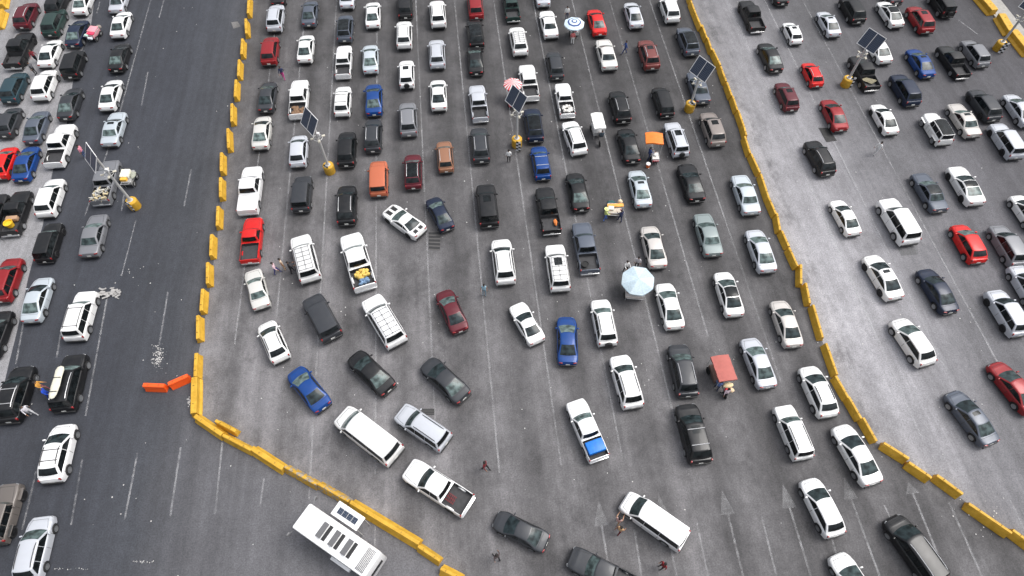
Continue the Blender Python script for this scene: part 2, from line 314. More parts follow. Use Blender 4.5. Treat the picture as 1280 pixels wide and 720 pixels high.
def build_shapes(kind):
    sp = SP[kind]; Lh = sp['L']/2; W = sp['W']/2; D = {}
    wr = .345 if kind not in ('pickup', 'bigsuv', 'jeep', 'van') else .39
    ra = wr+.07
    ys = set([round(-Lh+i*sp['L']/46, 4) for i in range(47)])
    for e in (.02, .06, .12, .2, .3): ys.add(Lh-e); ys.add(-Lh+e)
    for wy in sp['wh']:
        for k in range(-8, 9): ys.add(wy+ra*math.sin(k*math.pi/16))
    ys = sorted(ys)
    bed = sp.get('bed')
    def section(y, inbed=False):
        wd = plan(sp, y); z = interp(sp['zs'], y)
        zb = .27 if abs(y) < Lh-.35 else .30
        for wy in sp['wh']:
            if abs(y-wy) < ra: zb = max(zb, wr+math.sqrt(max(0, ra*ra-(y-wy)**2)))
        zb = min(zb, z-.14)
        s = [(wd-.22, zb), (wd-.02, zb), (wd, lerp(zb, z, .5)), (wd-.008, z-.16), (wd-.03, z-.075), (wd-.075, z-.022)]
        if inbed: s += [(wd-.095, z-.02), (wd-.10, .68), (0, .68)]
        else: s += [(wd-.17, z+.010), (wd*.5, z+.035), (0, z+.045)]
        return s
    st = []
    if bed:
        for y in ys:
            if y < bed[0]-.001 or y > bed[1]+.001: st.append((y, section(y), False))
            else: st.append((y, section(y, True), True))
        st += [(bed[0], section(bed[0]), False), (bed[0]+.0005, section(bed[0], True), True), (bed[1], section(bed[1]), False), (bed[1]-.0005, section(bed[1], True), True)]
        st.sort(key=lambda s: s[0])
    else: st = [(y, section(y), False) for y in ys]
    bm = bmesh.new(); rows = []
    for y, s, ib in st:
        row = [bm.verts.new((-x, y, z)) for x, z in s]+[bm.verts.new((x, y, z)) for x, z in reversed(s[:-1])]
        rows.append((row, ib))
    n = len(rows[0][0])
    for (a, ia), (b, ib) in zip(rows, rows[1:]):
        for i in range(n-1):
            f = bm.faces.new((a[i], a[i+1], b[i+1], b[i]))
            if (ia or ib) and 6 <= i <= n-8: f.material_index = 1
    bm.faces.new(rows[0][0]); bm.faces.new(list(reversed(rows[-1][0])))
    box(bm, (0, 0, .30), (sp['W']-.52, sp['L']-.4, .26), mi=2)
    # greenhouse
    zr = sp['zr']; yw, zw = sp['ws']; rf = sp['rf']; rr = sp['rr']; yg, zg = sp['rg']
    zbelt = (zw+zg)/2; wb = W-.075; tum = .17 if kind in ('van', 'boxy', 'jeep') else .26
    if kind in ('sedan', 'coupe'): tum = .30
    wt = W-tum
    roof_z = zr-.04
    sharp = kind in ('jeep', 'van', 'boxy', 'bigsuv', 'pickup')
    cr = .05
    def path(v):
        if v <= 1:
            t = v; return lerp(yw, rf, t), lerp(zw, roof_z-.02, math.sin(t*math.pi/2)*.35+t*.65)
        if v <= 2:
            t = v-1; return lerp(rf, rr, t), roof_z-.02+.035*math.sin(t*math.pi)
        t = v-2; return lerp(rr, yg, t), lerp(zg, roof_z-.02, math.sin((1-t)*math.pi/2)*.35+(1-t)*.65)
    def S(v, u, off=0):
        y, z = path(v)
        zz = z+cr*(1-u*u)*min(1, .25+abs(z-zbelt)/(zr-zbelt)) - (.03*max(0, (abs(u)-.86)/.14)**2)
        kk = lerp(-.16, .10, min(1, max(0, (v-.6)/1.6)))
        yy = y+kk*u*u
        wz = lerp(wb, wt, min(1, max(0, (zz-zbelt)/(zr-zbelt))))
        return Vector((u*wz, yy, zz))
    def Sn(v, u, off):
        e = .01; a = S(v+e, u)-S(v-e, u); b = S(v, u+e)-S(v, u-e)
        nn = b.cross(a); 
        if nn.z < 0: nn = -nn
        return S(v, u)+nn.normalized()*off
    us = [-1, -.95, -.86, -.6, -.3, 0, .3, .6, .86, .95, 1]
    vs = [0, .2, .4, .6, .8, .92, 1, 1.06, 1.25, 1.5, 1.75, 1.94, 2, 2.08, 2.2, 2.4, 2.6, 2.8, 3]
    grid = []
    for v in vs:
        mid = [S(v, u) for u in us]; l = mid[0]; r = mid[-1]
        row = [Vector((-wb, l.y, zbelt-.06))]+mid+[Vector((wb, r.y, zbelt-.06))]
        if zg > zbelt or True:
            pass
        grid.append([bm.verts.new(p) for p in row])
    for a, b in zip(grid, grid[1:]):
        for i in range(len(a)-1): bm.faces.new((a[i], a[i+1], b[i+1], b[i]))
    try: bm.faces.new(grid[-1])
    except ValueError: pass
    if sp.get('flare'):
        for wy in sp['wh']:
            for s in (-1, 1): box(bm, (s*(W+.05), wy, .86), (.30, .92, .07), mi=0, bev=.03)
    def gaps(bm):
        # bonnet, boot and door shut lines, cowl and wipers
        def cross(y, k=.93, wd=.022):
            for s in (-1, 1):
                for i in range(6):
                    x0 = lerp(0, plan(sp, y)*k, i/6); x1 = lerp(0, plan(sp, y)*k, (i+1)/6)
                    def zz(x):
                        wd_ = plan(sp, y); z = interp(sp['zs'], y); a = abs(x)
                        return z+(.045-.010*(a/(wd_*.5)) if a < wd_*.5 else lerp(.035, .012, (a-wd_*.5)/(wd_*.5-.14)))+.004
                    vs_ = [bm.verts.new((s*x0, y-wd/2, zz(x0))), bm.verts.new((s*x1, y-wd/2, zz(x1))), bm.verts.new((s*x1, y+wd/2, zz(x1))), bm.verts.new((s*x0, y+wd/2, zz(x0)))]
                    bm.faces.new(vs_)
        def zz0(y, x):
            wd_ = plan(sp, y); z = interp(sp['zs'], y); a = abs(x)
            return z+(.045-.010*(a/(wd_*.5)) if a < wd_*.5 else lerp(.035, .012, min(1, (a-wd_*.5)/(wd_*.5-.14))))+.005
        for s in (-1, 1):                                    # bonnet sides
            prev = None
            for i in range(9):
                y = lerp(yw+.02, Lh-.32, i/8); x = s*(plan(sp, y)-.20-.10*(i/8))
                a = (bm.verts.new((x-.011, y, zz0(y, x))), bm.verts.new((x+.011, y, zz0(y, x))))
                if prev: bm.faces.new((prev[0], prev[1], a[1], a[0]))
                prev = a
        if kind in ('sedan', 'saloon', 'coupe'): cross(yg-.05, .86); 
        cross(Lh-.30, .72)
        ymax = [yw-.35, *[p for p in sp['pil'][:1]], (rr-.15 if len(sp['pil']) < 2 else sp['pil'][1])] if not bed else [yw-.3, *sp['pil'][:1], yg+.12]
        for yy in ymax:                                       # doors
            for s in (-1, 1):
                wd_ = plan(sp, yy)+.004
                bm.faces.new([bm.verts.new((s*wd_, yy-.012, .38)), bm.verts.new((s*wd_, yy+.012, .38)), bm.verts.new((s*wd_, yy+.012, zbelt-.1)), bm.verts.new((s*wd_, yy-.012, zbelt-.1))])
    n0 = len(bm.faces); gaps(bm); bm.faces.ensure_lookup_table()
    for f in bm.faces[n0:]: f.material_index = 3
    D['body'] = (finish(bm, kind+'_body', [PAINT, LINER, BLACK, SEAM], 42), (0, 0, 0))
    def patch(name, v0, v1, u0, m, off=.012, nu=8, nv=5, uc=0):
        bm = bmesh.new(); g = []
        for i in range(nv+1):
            v = lerp(v0, v1, i/nv)
            g.append([bm.verts.new(Sn(v, uc+lerp(-u0, u0, j/nu), off)) for j in range(nu+1)])
        for a, b in zip(g, g[1:]):
            for j in range(nu): bm.faces.new((a[j], a[j+1], b[j+1], b[j]))
        me = finish(bm, kind+'_'+name, m, 60); return me
    D['windshield'] = (patch('windshield', .02, .93, .90, GLASSG), 0)
    if bed or kind in ('van', 'boxy', 'jeep', 'bigsuv', 'suv', 'minivan', 'hatch'): D['rear_window'] = (patch('rear_window', 2.10, 2.80, .86, GLASS), 0)
    else: D['rear_window'] = (patch('rear_window', 2.06, 2.95, .86, GLASSG), 0)
    D['roof_panel'] = (patch('roof_panel', 1.02, 1.98, .93, GLASS, .008), 0)
    D['sunroof'] = (patch('sunroof', 1.08, 1.38, .52, GLASS, .008), 0)
    D['windshield_shade'] = (patch('shade', .08, .8, .78, SILV, .018), 0)
    # side windows
    def slope(v0, v1, z, u=1):
        lo, hi = v0, v1
        best = min((abs(S(lerp(lo, hi, i/60), u).z-z), S(lerp(lo, hi, i/60), u).y) for i in range(61)); return best[1]
    zlo = zbelt+.03; zhi = zr-.12
    def side(ya, yb, name, s, last=False, first=False):
        bm = bmesh.new(); pts = []
        nz_ = 4
        fr = []; bk = []
        for i in range(nz_+1):
            z = lerp(zlo, zhi, i/nz_)
            yf = slope(0, 1, z)-.09 if first else yb
            yr = slope(2, 3, z)+.10 if last else ya
            x = lerp(wb, wt, (z-zbelt)/(zr-zbelt))+.010
            fr.append(bm.verts.new((s*x, yf, z))); bk.append(bm.verts.new((s*x, yr, z)))
        for i in range(nz_): bm.faces.new((fr[i], fr[i+1], bk[i+1], bk[i]))
        return finish(bm, kind+'_'+name, GLASS)
    pl = sorted(sp['pil'], reverse=True); edges = [None]+pl+[None]
    wins = []
    for i in range(len(edges)-1):
        a, b = edges[i], edges[i+1]
        for s in (-1, 1):
            wins.append(side(b+.022 if b is not None else 0, a-.022 if a is not None else 0, 'side_window', s, last=b is None, first=a is None))
    D['side_window'] = wins
    # small parts
    wf = plan(sp, Lh-.06); wk = plan(sp, -Lh+.05)
    zf = interp(sp['zs'], Lh-.15); zk = interp(sp['zs'], -Lh+.12)
    tall = kind in ('suv', 'bigsuv', 'minivan', 'van', 'boxy', 'pickup', 'smallpickup', 'jeep', 'hatch')
    def head(s):
        def f(bm): box(bm, (s*(wf-.12), Lh-.16, zf-.075), (.26, .20, .11), rz=-s*.45, bev=.03)
        return mesh1(kind+'_headlight', LAMPW, f, 60)
    def tail(s):
        def f(bm):
            if tall: box(bm, (s*(wk-.045), -Lh+.10, zk-.10), (.12, .13, .26), bev=.02)
            else: box(bm, (s*(wk-.14), -Lh+.055, zk-.10), (.30, .11, .12), rz=s*.3, bev=.03)
        return mesh1(kind+'_taillight', LAMPR, f, 60)
    D['headlight'] = [head(-1), head(1)]; D['taillight'] = [tail(-1), tail(1)]
    def mir(s):
        def f(bm):
            box(bm, (s*(W+.07), yw-.42, zbelt+.07), (.20, .11, .15), rz=s*-.15, bev=.03)
        return mesh1(kind+'_mirror', PAINT, f, 60)
    D['mirror'] = [mir(-1), mir(1)]
    D['licence_plate'] = [mesh1(kind+'_plate', PLATE, lambda bm: box(bm, (0, -Lh-.006, .62 if not bed else .56), (.36, .02, .17)))]
    bmm = BLACK if not bed else CHROME
    D['bumper'] = [mesh1(kind+'_bumper', bmm, lambda bm: box(bm, (0, -Lh-.01, .44), (2*wk-.1, .16, .2), bev=.04), 60), mesh1(kind+'_bumper', BLACK, lambda bm: box(bm, (0, Lh-.03, .40), (2*wf-.16, .10, .2), bev=.03), 60)]
    # wheels
    def tyre(bm):
        lathe(bm, [(wr-.13, -.09), (wr-.04, -.115), (wr, -.085), (wr, .085), (wr-.04, .115), (wr-.13, .09)], 20)
        bmesh.ops.rotate(bm, verts=bm.verts, cent=(0, 0, 0), matrix=Matrix.Rotation(math.pi/2, 3, 'Y'))
    D['tyre'] = mesh1(kind+'_tyre', TYRE, tyre, 40)
    def rim(bm):
        lathe(bm, [(wr-.125, -.10), (wr-.11, -.118), (wr-.15, -.10), (.07, -.085), (.05, -.11), (.05, .11), (.07, .085), (wr-.15, .10), (wr-.11, .118), (wr-.125, .10)], 20)
        bmesh.ops.rotate(bm, verts=bm.verts, cent=(0, 0, 0), matrix=Matrix.Rotation(math.pi/2, 3, 'Y'))
    D['rim'] = mesh1(kind+'_rim', RIM, rim, 40)
    D['rimd'] = mesh1(kind+'_dark_rim', RIMD, rim, 40)
    # roof gear
    def rail(s):
        def f(bm):
            pts = [S(1+.08+i*.84/6, s*.84)+Vector((0, 0, .055 if 0 < i < 6 else .0)) for i in range(7)]
            for a, b in zip(pts, pts[1:]): tube(bm, a, b, .03, seg=6)
        return mesh1(kind+'_rail', SILV, f)
    D['roof_rail'] = [rail(-1), rail(1)]
    def rack(bm):
        zt = roof_z+.12
        for k in range(6):
            y = lerp(rf-.25, rr+.15, k/5); tube(bm, (-wt+.08, y, zt), (wt-.08, y, zt), .018, seg=6)
        for s in (-1, 0, 1): tube(bm, (s*(wt-.12), rf-.2, zt+.03), (s*(wt-.12), rr+.1, zt+.03), .018, seg=6)
        for k in (0, 5):
            for s in (-1, 1):
                y = lerp(rf-.25, rr+.15, k/5); tube(bm, (s*(wt-.12), y, roof_z-.05), (s*(wt-.12), y, zt), .018, seg=6)
    D['roof_rack'] = [mesh1(kind+'_rack', BLACK, rack)]
    D['spare_wheel'] = [mesh1(kind+'_spare', BLACK, lambda bm: (lathe(bm, [(.05, -.12), (.30, -.12), (.34, -.06), (.34, .06), (.30, .1), (.05, .1)], 22), bmesh.ops.rotate(bm, verts=bm.verts, cent=(0, 0, 0), matrix=Matrix.Rotation(math.pi/2, 3, 'X')), bmesh.ops.translate(bm, verts=bm.verts, vec=(0, -Lh-.12, .95))), 40)]
    D['bars'] = [mesh1(kind+'_bar', SILV, lambda bm, y=y: tube(bm, (-wt+.02, y, roof_z+.06), (wt-.02, y, roof_z+.06), .03, seg=6)) for y in (rf-.45, rr+.5)]
    def stripes(bm):
        for s in (-1, 1):
            for (v0, y0, y1) in ((0, yw+.25, Lh-.38), (0, -Lh+.18, yg-.10)):
                prev = None
                for i in range(8):
                    y = lerp(y0, y1, i/7); x0, x1 = s*.12, s*.55
                    def zz(x):
                        z = interp(sp['zs'], y); wd_ = plan(sp, y); a = abs(x)
                        return z+(.045-.010*(a/(wd_*.5)) if a < wd_*.5 else lerp(.035, .012, min(1, (a-wd_*.5)/(wd_*.5-.14))))+.008
                    a = [bm.verts.new((x, y, zz(x))) for x in (x0, lerp(x0, x1, .5), x1)]
                    if prev:
                        bm.faces.new((prev[0], prev[1], a[1], a[0])); bm.faces.new((prev[1], prev[2], a[2], a[1]))
                    prev = a
    D['stripe'] = [mesh1(kind+'_stripe', BLACK, stripes)]
    if bed:
        D['bed_cover'] = [mesh1(kind+'_cover', PAINT, lambda bm: box(bm, (0, (bed[0]+bed[1])/2, interp(sp['zs'], -2)+.0), (sp['W']-.18, bed[1]-bed[0]+.04, .05), bev=.015), 50)]
    D['top'] = S(1.5, 0); D['sp'] = sp; D['wheel_r'] = wr
    return D
SH = {}
COL = dict(white=(.80, .80, .79), offwhite=(.60, .59, .56), silver=(.50, .52, .56), paleblue=(.48, .53, .57), grey=(.19, .195, .21), slate=(.085, .10, .13), dark=(.034, .037, .043), black=(.009, .0095, .011),
           navy=(.008, .016, .04), blue=(.004, .045, .20), red=(.62, .014, .012), darkred=(.26, .012, .016), maroon=(.10, .010, .018), orange=(.46, .125, .06), copper=(.27, .13, .075), brown=(.12, .065, .05),
           beige=(.50, .475, .45), taupe=(.23, .20, .185), umber=(.13, .115, .105), teal=(.02, .05, .065), green=(.02, .045, .04), sage=(.21, .25, .25), brownred=(.17, .045, .04))
NAME = dict(sedan='sedan_car', saloon='sedan_car', coupe='coupe_car', hatch='hatchback_car', suv='sport_utility_car', boxy='boxy_utility_car', bigsuv='large_utility_car', minivan='minivan', van='passenger_van', pickup='pickup_truck', smallpickup='pickup_truck', jeep='off_road_car')
CAT = dict(sedan='sedan', saloon='sedan', coupe='coupe', hatch='hatchback', suv='suv', boxy='suv', bigsuv='suv', minivan='minivan', van='van', pickup='pickup truck', smallpickup='pickup truck', jeep='off-road car')
CARS = []
def cargo(root, what, sp):
    y0, y1 = sp['bed'] if sp.get('bed') else (0, 0)
    return None
def car(kind, col, x, y, look, opt='', s=None, fr=None, scale=None):
    """one vehicle: image position of its middle; s = slope of its wheels in the image or fr = image points of nose and tail"""
    if kind not in SH: SH[kind] = build_shapes(kind)
    D = SH[kind]; sp = D['sp']; sc_ = 1.0
    zc = sp['zr']*.52
    if fr:
        a = at(fr[0], fr[1], zc*.95); b = at(fr[2], fr[3], zc*.95); d = a-b; p = (a+b)/2
        ln = d.length; sc_ = min(1.04, max(.85, ln/sp['L']*.985)); scale = None; rz = math.atan2(-d.x, d.y)
    else:
        p = at(x, y, zc)
        if s is not None:
            q0 = at(x-s*12, y-12*1.0, 0); q1 = at(x+s*12, y+12, 0); d = q0-q1; rz = math.atan2(-d.x, d.y)
        else: rz = LA+random.uniform(-.02, .02)
    if not fr: sc_ = (scale or random.uniform(.975, 1.02))*.945
    r = empty(NAME[kind], (p.x, p.y, .012), rz); r.scale = (sc_, sc_, sc_)
    r['category'] = CAT[kind]
    base = COL[col]; j = random.uniform(.93, 1.06); pc = tuple(min(.82, c*j) for c in base)+(1,)
    def add(nm, me, parent=r):
        o = link(nm, me, parent); o.color = pc; return o
    add('body', D['body'][0]); add('windshield', D['windshield'][0]); add('rear_window', D['rear_window'][0])
    for k in ('side_window', 'headlight', 'taillight', 'mirror', 'licence_plate', 'bumper'):
        for me in D[k]: add(k, me)
    W = sp['W']/2
    for wy in sp['wh']:
        for sx in (-1, 1):
            w_ = add('wheel', D['tyre']); w_.location = (sx*(W-.10+(.06 if kind == 'jeep' else 0)), wy, D['wheel_r'])
            add('rim', D['rimd' if 'k' in opt else 'rim'], w_)
    def flag(c, nm, lst, rename=None):
        if c in opt:
            for me in lst:
                o = add(rename or nm, me)
                if c in 'rb' and col in ('white', 'silver', 'offwhite'):
                    o.material_slots[0].link = 'OBJECT'; o.material_slots[0].material = BLACK
    flag('r', 'roof_rail', D['roof_rail']); flag('R', 'roof_rack', D['roof_rack']); flag('w', 'spare_wheel', D['spare_wheel'])
    flag('s', 'sunroof', [D['sunroof'][0]]); flag('p', 'roof_panel', [D['roof_panel'][0]]); flag('b', 'roof_bar', D['bars'])
    flag('t', 'racing_stripes', D['stripe'])
    if sp.get('bed'): flag('c', 'bed_cover', D['bed_cover'])
    if 'h' in opt: add('windshield_shade', D['windshield_shade'][0])
    CARS.append([r, look, p, kind]); return r


# kind, paint, image x, y, how it looks (for its label), extras
car('suv', 'maroon', 32, 17, 'maroon suv', 'r')
car('suv', 'black', 71, 1, 'black suv')
car('sedan', 'white', 104, 1, 'white sedan')
car('saloon', 'silver', 149, -1, 'silver sedan')
car('suv', 'green', 67, 26, 'dark green suv')
car('sedan', 'navy', 96, 40, 'navy sedan')
car('sedan', 'white', 151, 29, 'white sedan')
car('pickup', 'black', 23, 60, 'black pickup', 'k')
car('sedan', 'white', 62, 65, 'white sedan')
car('boxy', 'black', 91, 78, 'black suv')
car('sedan', 'black', 149, 70, 'black sedan')
car('suv', 'teal', 17, 107, 'dark teal suv')
car('suv', 'white', 55, 104, 'white suv')
car('sedan', 'white', 138, 117, 'white sedan')
car('sedan', 'dark', 87, 128, 'charcoal sedan')
car('hatch', 'dark', 11, 151, 'charcoal hatchback')
car('sedan', 'slate', 45, 157, 'slate grey sedan')
car('pickup', 'white', 74, 179, 'white pickup')
car('saloon', 'paleblue', 142, 160, 'pale silver sedan', 's')
car('hatch', 'red', 5, 202, 'bright red hatchback')
car('sedan', 'blue', 32, 203, 'blue sedan')
car('suv', 'white', 62, 245, 'white suv')
car('smallpickup', 'black', 19, 264, 'black pickup with a yellow tub in its bed')
car('pickup', 'grey', 131, 225, 'grey pickup loaded with scrap', scale=.96)
car('bigsuv', 'black', 59, 300, 'black suv', 'k', scale=.84)
car('saloon', 'grey', 117, 293, 'grey sedan')
car('suv', 'darkred', 7, 348, 'dark red suv')
car('sedan', 'paleblue', 46, 373, 'pale silver sedan')
car('bigsuv', 'white', 99, 392, 'white suv', 'rb', scale=.93)
car('suv', 'black', -7, 416, 'black suv')
car('bigsuv', 'black', 85, 476, 'black suv with a white bundle on its roof', 'r', scale=.97)
car('suv', 'black', 19, 491, 'black suv with rails', 'rb', scale=1.06)
car('hatch', 'white', 72, 565, 'white hatchback with lined roof', 'rb', scale=1.1)
car('suv', 'silver', 42, 685, 'silver suv', 'r')
car('jeep', 'umber', 2, 641, 'brown grey off-road car', 'k')
car('sedan', 'black', 349, -10, 'black sedan')
car('suv', 'silver', 344, 20, 'silver suv', 'r')
car('sedan', 'slate', 387, 15, 'grey sedan')
car('sedan', 'silver', 434, -7, 'silver sedan')
car('sedan', 'white', 466, 17, 'white sedan')
car('suv', 'black', 506, 5, 'black suv')
car('suv', 'white', 547, 15, 'white suv', 'r')
car('suv', 'darkred', 594, 5, 'red suv')
car('suv', 'darkred', 337, 61, 'maroon suv')
car('sedan', 'white', 382, 59, 'white sedan')
car('suv', 'slate', 431, 33, 'grey suv', 'p')
car('suv', 'white', 505, 41, 'white suv', 'r')
car('suv', 'black', 594, 40, 'black suv', 'p')
car('suv', 'silver', 546, 65, 'silver suv', 'r')
car('pickup', 'white', 429, 74, 'white pickup', scale=.9)
car('sedan', 'paleblue', 463, 72, 'pale silver sedan')
car('sedan', 'black', 594, 74, 'black sedan with red taillights')
car('suv', 'white', 508, 90, 'white suv with a spare wheel', 'ws', scale=.92)
car('sedan', 'dark', 334, 119, 'charcoal sedan')
car('pickup', 'white', 373, 121, 'white pickup with dirt in its bed')
car('suv', 'white', 428, 124, 'white suv', 'b', scale=.94)
car('sedan', 'blue', 467, 123, 'blue sedan')
car('sedan', 'white', 548, 117, 'white sedan')
car('pickup', 'silver', 598, 126, 'silver pickup', scale=.92)
car('sedan', 'offwhite', 327, 164, 'off-white sedan')
car('suv', 'grey', 510, 147, 'grey suv', 'r')
car('hatch', 'silver', 373, 187, 'silver hatchback')
car('suv', 'black', 433, 184, 'black suv')
car('suv', 'dark', 466, 167, 'black suv with bright roof rails', 'r')
car('suv', 'dark', 600, 179, 'black suv with bright roof rails', 'r')
car('pickup', 'white', 312, 235, 'white pickup with a covered bed', 'c')
car('smallpickup', 'red', 314, 298, 'bright red pickup')
car('boxy', 'dark', 377, 240, 'black boxy suv')
car('suv', 'black', 433, 254, 'black suv with bright roof rails', 'r')
car('boxy', 'orange', 473, 221, 'orange suv')
car('suv', 'maroon', 516, 212, 'maroon suv', 'rp', scale=.95)
car('suv', 'copper', 556, 193, 'copper brown suv', 'r', scale=.88)
car('coupe', 'white', 505, 275, 'white sports coupe with black stripes', 'tk', fr=(483, 260, 527, 292))
car('sedan', 'navy', 549, 264, 'navy sedan turned slightly to the right', '', fr=(539, 246, 560, 286))
car('bigsuv', 'white', 381, 320, 'white suv with a lined roof', 'R', fr=(374, 294, 388, 349))
car('pickup', 'white', 447, 325, 'white pickup with yellow cargo', '', fr=(437, 292, 457, 360))
car('saloon', 'offwhite', 321, 360, 'off-white sedan', '', fr=(315, 337, 327, 384))
car('boxy', 'dark', 402, 395, 'charcoal boxy suv', '', fr=(387, 368, 417, 424))
car('bigsuv', 'white', 479, 398, 'white suv with a roof rack frame', 'R', fr=(462, 371, 497, 429))
car('sedan', 'maroon', 564, 387, 'maroon sedan', '', fr=(553, 362, 576, 414))
car('hatch', 'white', 341, 425, 'white hatchback', 'r', fr=(331, 402, 352, 450))
car('sedan', 'blue', 386, 485, 'blue sedan', '', fr=(366, 461, 405, 510))
car('sedan', 'black', 463, 464, 'black sedan', '', fr=(440, 442, 487, 488))
car('sedan', 'dark', 556, 473, 'dark grey sedan', '', fr=(531, 451, 581, 498))
car('van', 'white', 459, 543, 'long white van', '', fr=(424, 515, 495, 570))
car('bigsuv', 'silver', 527, 533, 'silver suv', 'r', fr=(498, 512, 558, 553), scale=.90)
car('pickup', 'white', 546, 607, 'white pickup with a black bed', 'k', fr=(508, 583, 586, 633), scale=.94)
car('sedan', 'dark', 650, 662, 'charcoal sedan', '', fr=(618, 647, 684, 680), scale=.93)
car('pickup', 'dark', 752, 714, 'charcoal pickup', '', fr=(712, 694, 796, 737))
car('pickup', 'white', 734, 536, 'white pickup with a blue bundle in its bed', '', fr=(718, 499, 750, 573), scale=.94)
car('van', 'white', 818, 650, 'white passenger van', '', fr=(780, 622, 858, 677), scale=.97)
car('pickup', 'green', 639, 5, 'dark green pickup', scale=.9)
car('sedan', 'silver', 677, -9, 'silver sedan')
car('suv', 'white', 648, 49, 'white suv', 'R')
car('saloon', 'white', 686, 29, 'white sedan')
car('sedan', 'red', 746, 26, 'bright red sedan')
car('sedan', 'silver', 792, 17, 'silver sedan')
car('suv', 'white', 837, 9, 'white suv')
car('suv', 'slate', 860, 49, 'slate grey suv', 'p')
car('saloon', 'offwhite', 758, 67, 'old white sedan with a square body', '', scale=1.04)
car('suv', 'brownred', 811, 66, 'brownish maroon suv', 'rs')
car('pickup', 'white', 661, 100, 'white pickup with an open bed', '', scale=.94)
car('suv', 'dark', 694, 79, 'dark grey suv', '', scale=.92)
car('smallpickup', 'white', 706, 123, 'white pickup with white sacks in its bed')
car('suv', 'navy', 667, 154, 'navy suv', 'p')
car('suv', 'black', 775, 131, 'black suv with bright roof rails', 'r')
car('minivan', 'black', 829, 124, 'black minivan', '', scale=.88)
car('saloon', 'slate', 873, 108, 'blue grey sedan')
car('suv', 'white', 718, 170, 'white suv', 'r', s=.38)
car('sedan', 'black', 786, 180, 'black sedan')
car('bigsuv', 'silver', 846, 171, 'silver suv with side windows and spare wheel', 'rsw', scale=.88)
car('suv', 'taupe', 891, 159, 'taupe suv', 's')
car('suv', 'blue', 676, 201, 'blue suv', 'b', scale=.93)
car('bigsuv', 'black', 609, 254, 'large black suv', 's', scale=.97)
car('pickup', 'black', 685, 260, 'black pickup with an orange bag in its bed', '', scale=.96)
car('sedan', 'black', 722, 238, 'black sedan')
car('pickup', 'slate', 732, 307, 'slate grey pickup', '', scale=.98)
car('suv', 'white', 629, 325, 'white suv with dark side windows', 'r', scale=1.05)
car('bigsuv', 'white', 697, 332, 'white suv with a roof rack', 'sR', scale=.95)
car('sedan', 'paleblue', 800, 234, 'pale silver sedan with sunroof', 's')
car('coupe', 'black', 864, 227, 'black sedan', 'k')
car('sedan', 'beige', 817, 307, 'beige sedan')
car('saloon', 'sage', 885, 292, 'grey green sedan')
car('saloon', 'paleblue', 932, 242, 'pale silver sedan')
car('sedan', 'silver', 951, 312, 'silver sedan')
car('suv', 'black', 1025, 195, 'black suv', 'r', s=.55)
car('sedan', 'white', 1057, 270, 'small white sedan', '', s=.56, scale=.90)
car('sedan', 'white', 911, 366, 'white sedan with a black glass roof', 'p')
car('coupe', 'white', 658, 402, 'white coupe', '', fr=(645, 380, 672, 427), scale=.98)
car('sedan', 'blue', 709, 424, 'blue sedan', '', s=.03)
car('suv', 'white', 755, 401, 'white suv with a spare wheel', 'wr')
car('sedan', 'white', 837, 381, 'white sedan')
car('suv', 'white', 783, 475, 'white suv', 'r', s=.30)
car('suv', 'dark', 854, 461, 'charcoal suv', 'r', s=.22)
car('sedan', 'beige', 983, 403, 'beige sedan')
car('sedan', 'silver', 948, 452, 'silver sedan', '', s=.40)
car('hatch', 'white', 1023, 488, 'white hatchback', 'r', s=.45, scale=1.06)
car('suv', 'black', 867, 540, 'black suv', 'bs', scale=1.05)
car('bigsuv', 'white', 993, 538, 'white suv', 'r', s=.42, scale=.86)
car('sedan', 'white', 1071, 567, 'white sedan', '', s=.58, scale=1.03)
car('hatch', 'white', 1028, 633, 'white hatchback', '', s=.50, scale=1.02)
car('minivan', 'black', 1146, 687, 'black minivan', 'r', s=.72)
car('sedan', 'white', 1071, 733, 'white sedan', '', s=.6)
car('pickup', 'black', 940, 17, 'black pickup', 'k', scale=.95)
car('hatch', 'white', 991, 39, 'white hatchback', 's', scale=.88)
car('sedan', 'silver', 1036, 28, 'silver sedan', 's', scale=.95)
car('suv', 'black', 1066, 10, 'black suv')
car('sedan', 'white', 1113, 16, 'white sedan', 'p')
car('sedan', 'black', 963, 70, 'black sedan', '')
car('hatch', 'red', 1016, 91, 'bright red hatchback', 'r', scale=.9)
car('suv', 'maroon', 984, 118, 'maroon suv', 's', scale=.9)
car('sedan', 'darkred', 1043, 142, 'dark red sedan')
car('pickup', 'black', 1081, 88, 'black pickup with planks in its bed', scale=.93)
car('sedan', 'white', 1098, 60, 'white sedan')
car('suv', 'darkred', 1151, 22, 'dark red suv', 's')
car('jeep', 'black', 1178, 3, 'black off-road car', 'w')
car('sedan', 'blue', 1151, 77, 'blue sedan', 's')
car('pickup', 'black', 1193, 74, 'black pickup', scale=.9)
car('suv', 'grey', 1220, 64, 'grey suv', '', scale=.93)
car('suv', 'navy', 1132, 110, 'navy suv')
car('sedan', 'white', 1106, 147, 'white sedan', 'k', scale=.93)
car('suv', 'dark', 1231, 129, 'charcoal suv', 'k')
car('saloon', 'beige', 1205, 149, 'beige sedan', 's')
car('jeep', 'white', 1172, 159, 'white off-road car with a black top', 'p')
car('sedan', 'silver', 1275, 136, 'silver sedan')
car('bigsuv', 'silver', 1260, 173, 'silver suv', 'k', scale=.9)
car('bigsuv', 'white', 1124, 274, 'long white suv', '', s=.60)
car('saloon', 'slate', 1162, 239, 'dark grey sedan', 'p', s=.60)
car('coupe', 'white', 1207, 231, 'white sports sedan with a black roof', 'pk', scale=1.03)
car('hatch', 'red', 1211, 303, 'bright red hatchback', '', scale=1.03)
car('suv', 'grey', 1261, 305, 'grey suv', '')
car('hatch', 'white', 1285, 264, 'white hatchback', '')
car('sedan', 'white', 1104, 345, 'white sedan', 'sk', s=.60)
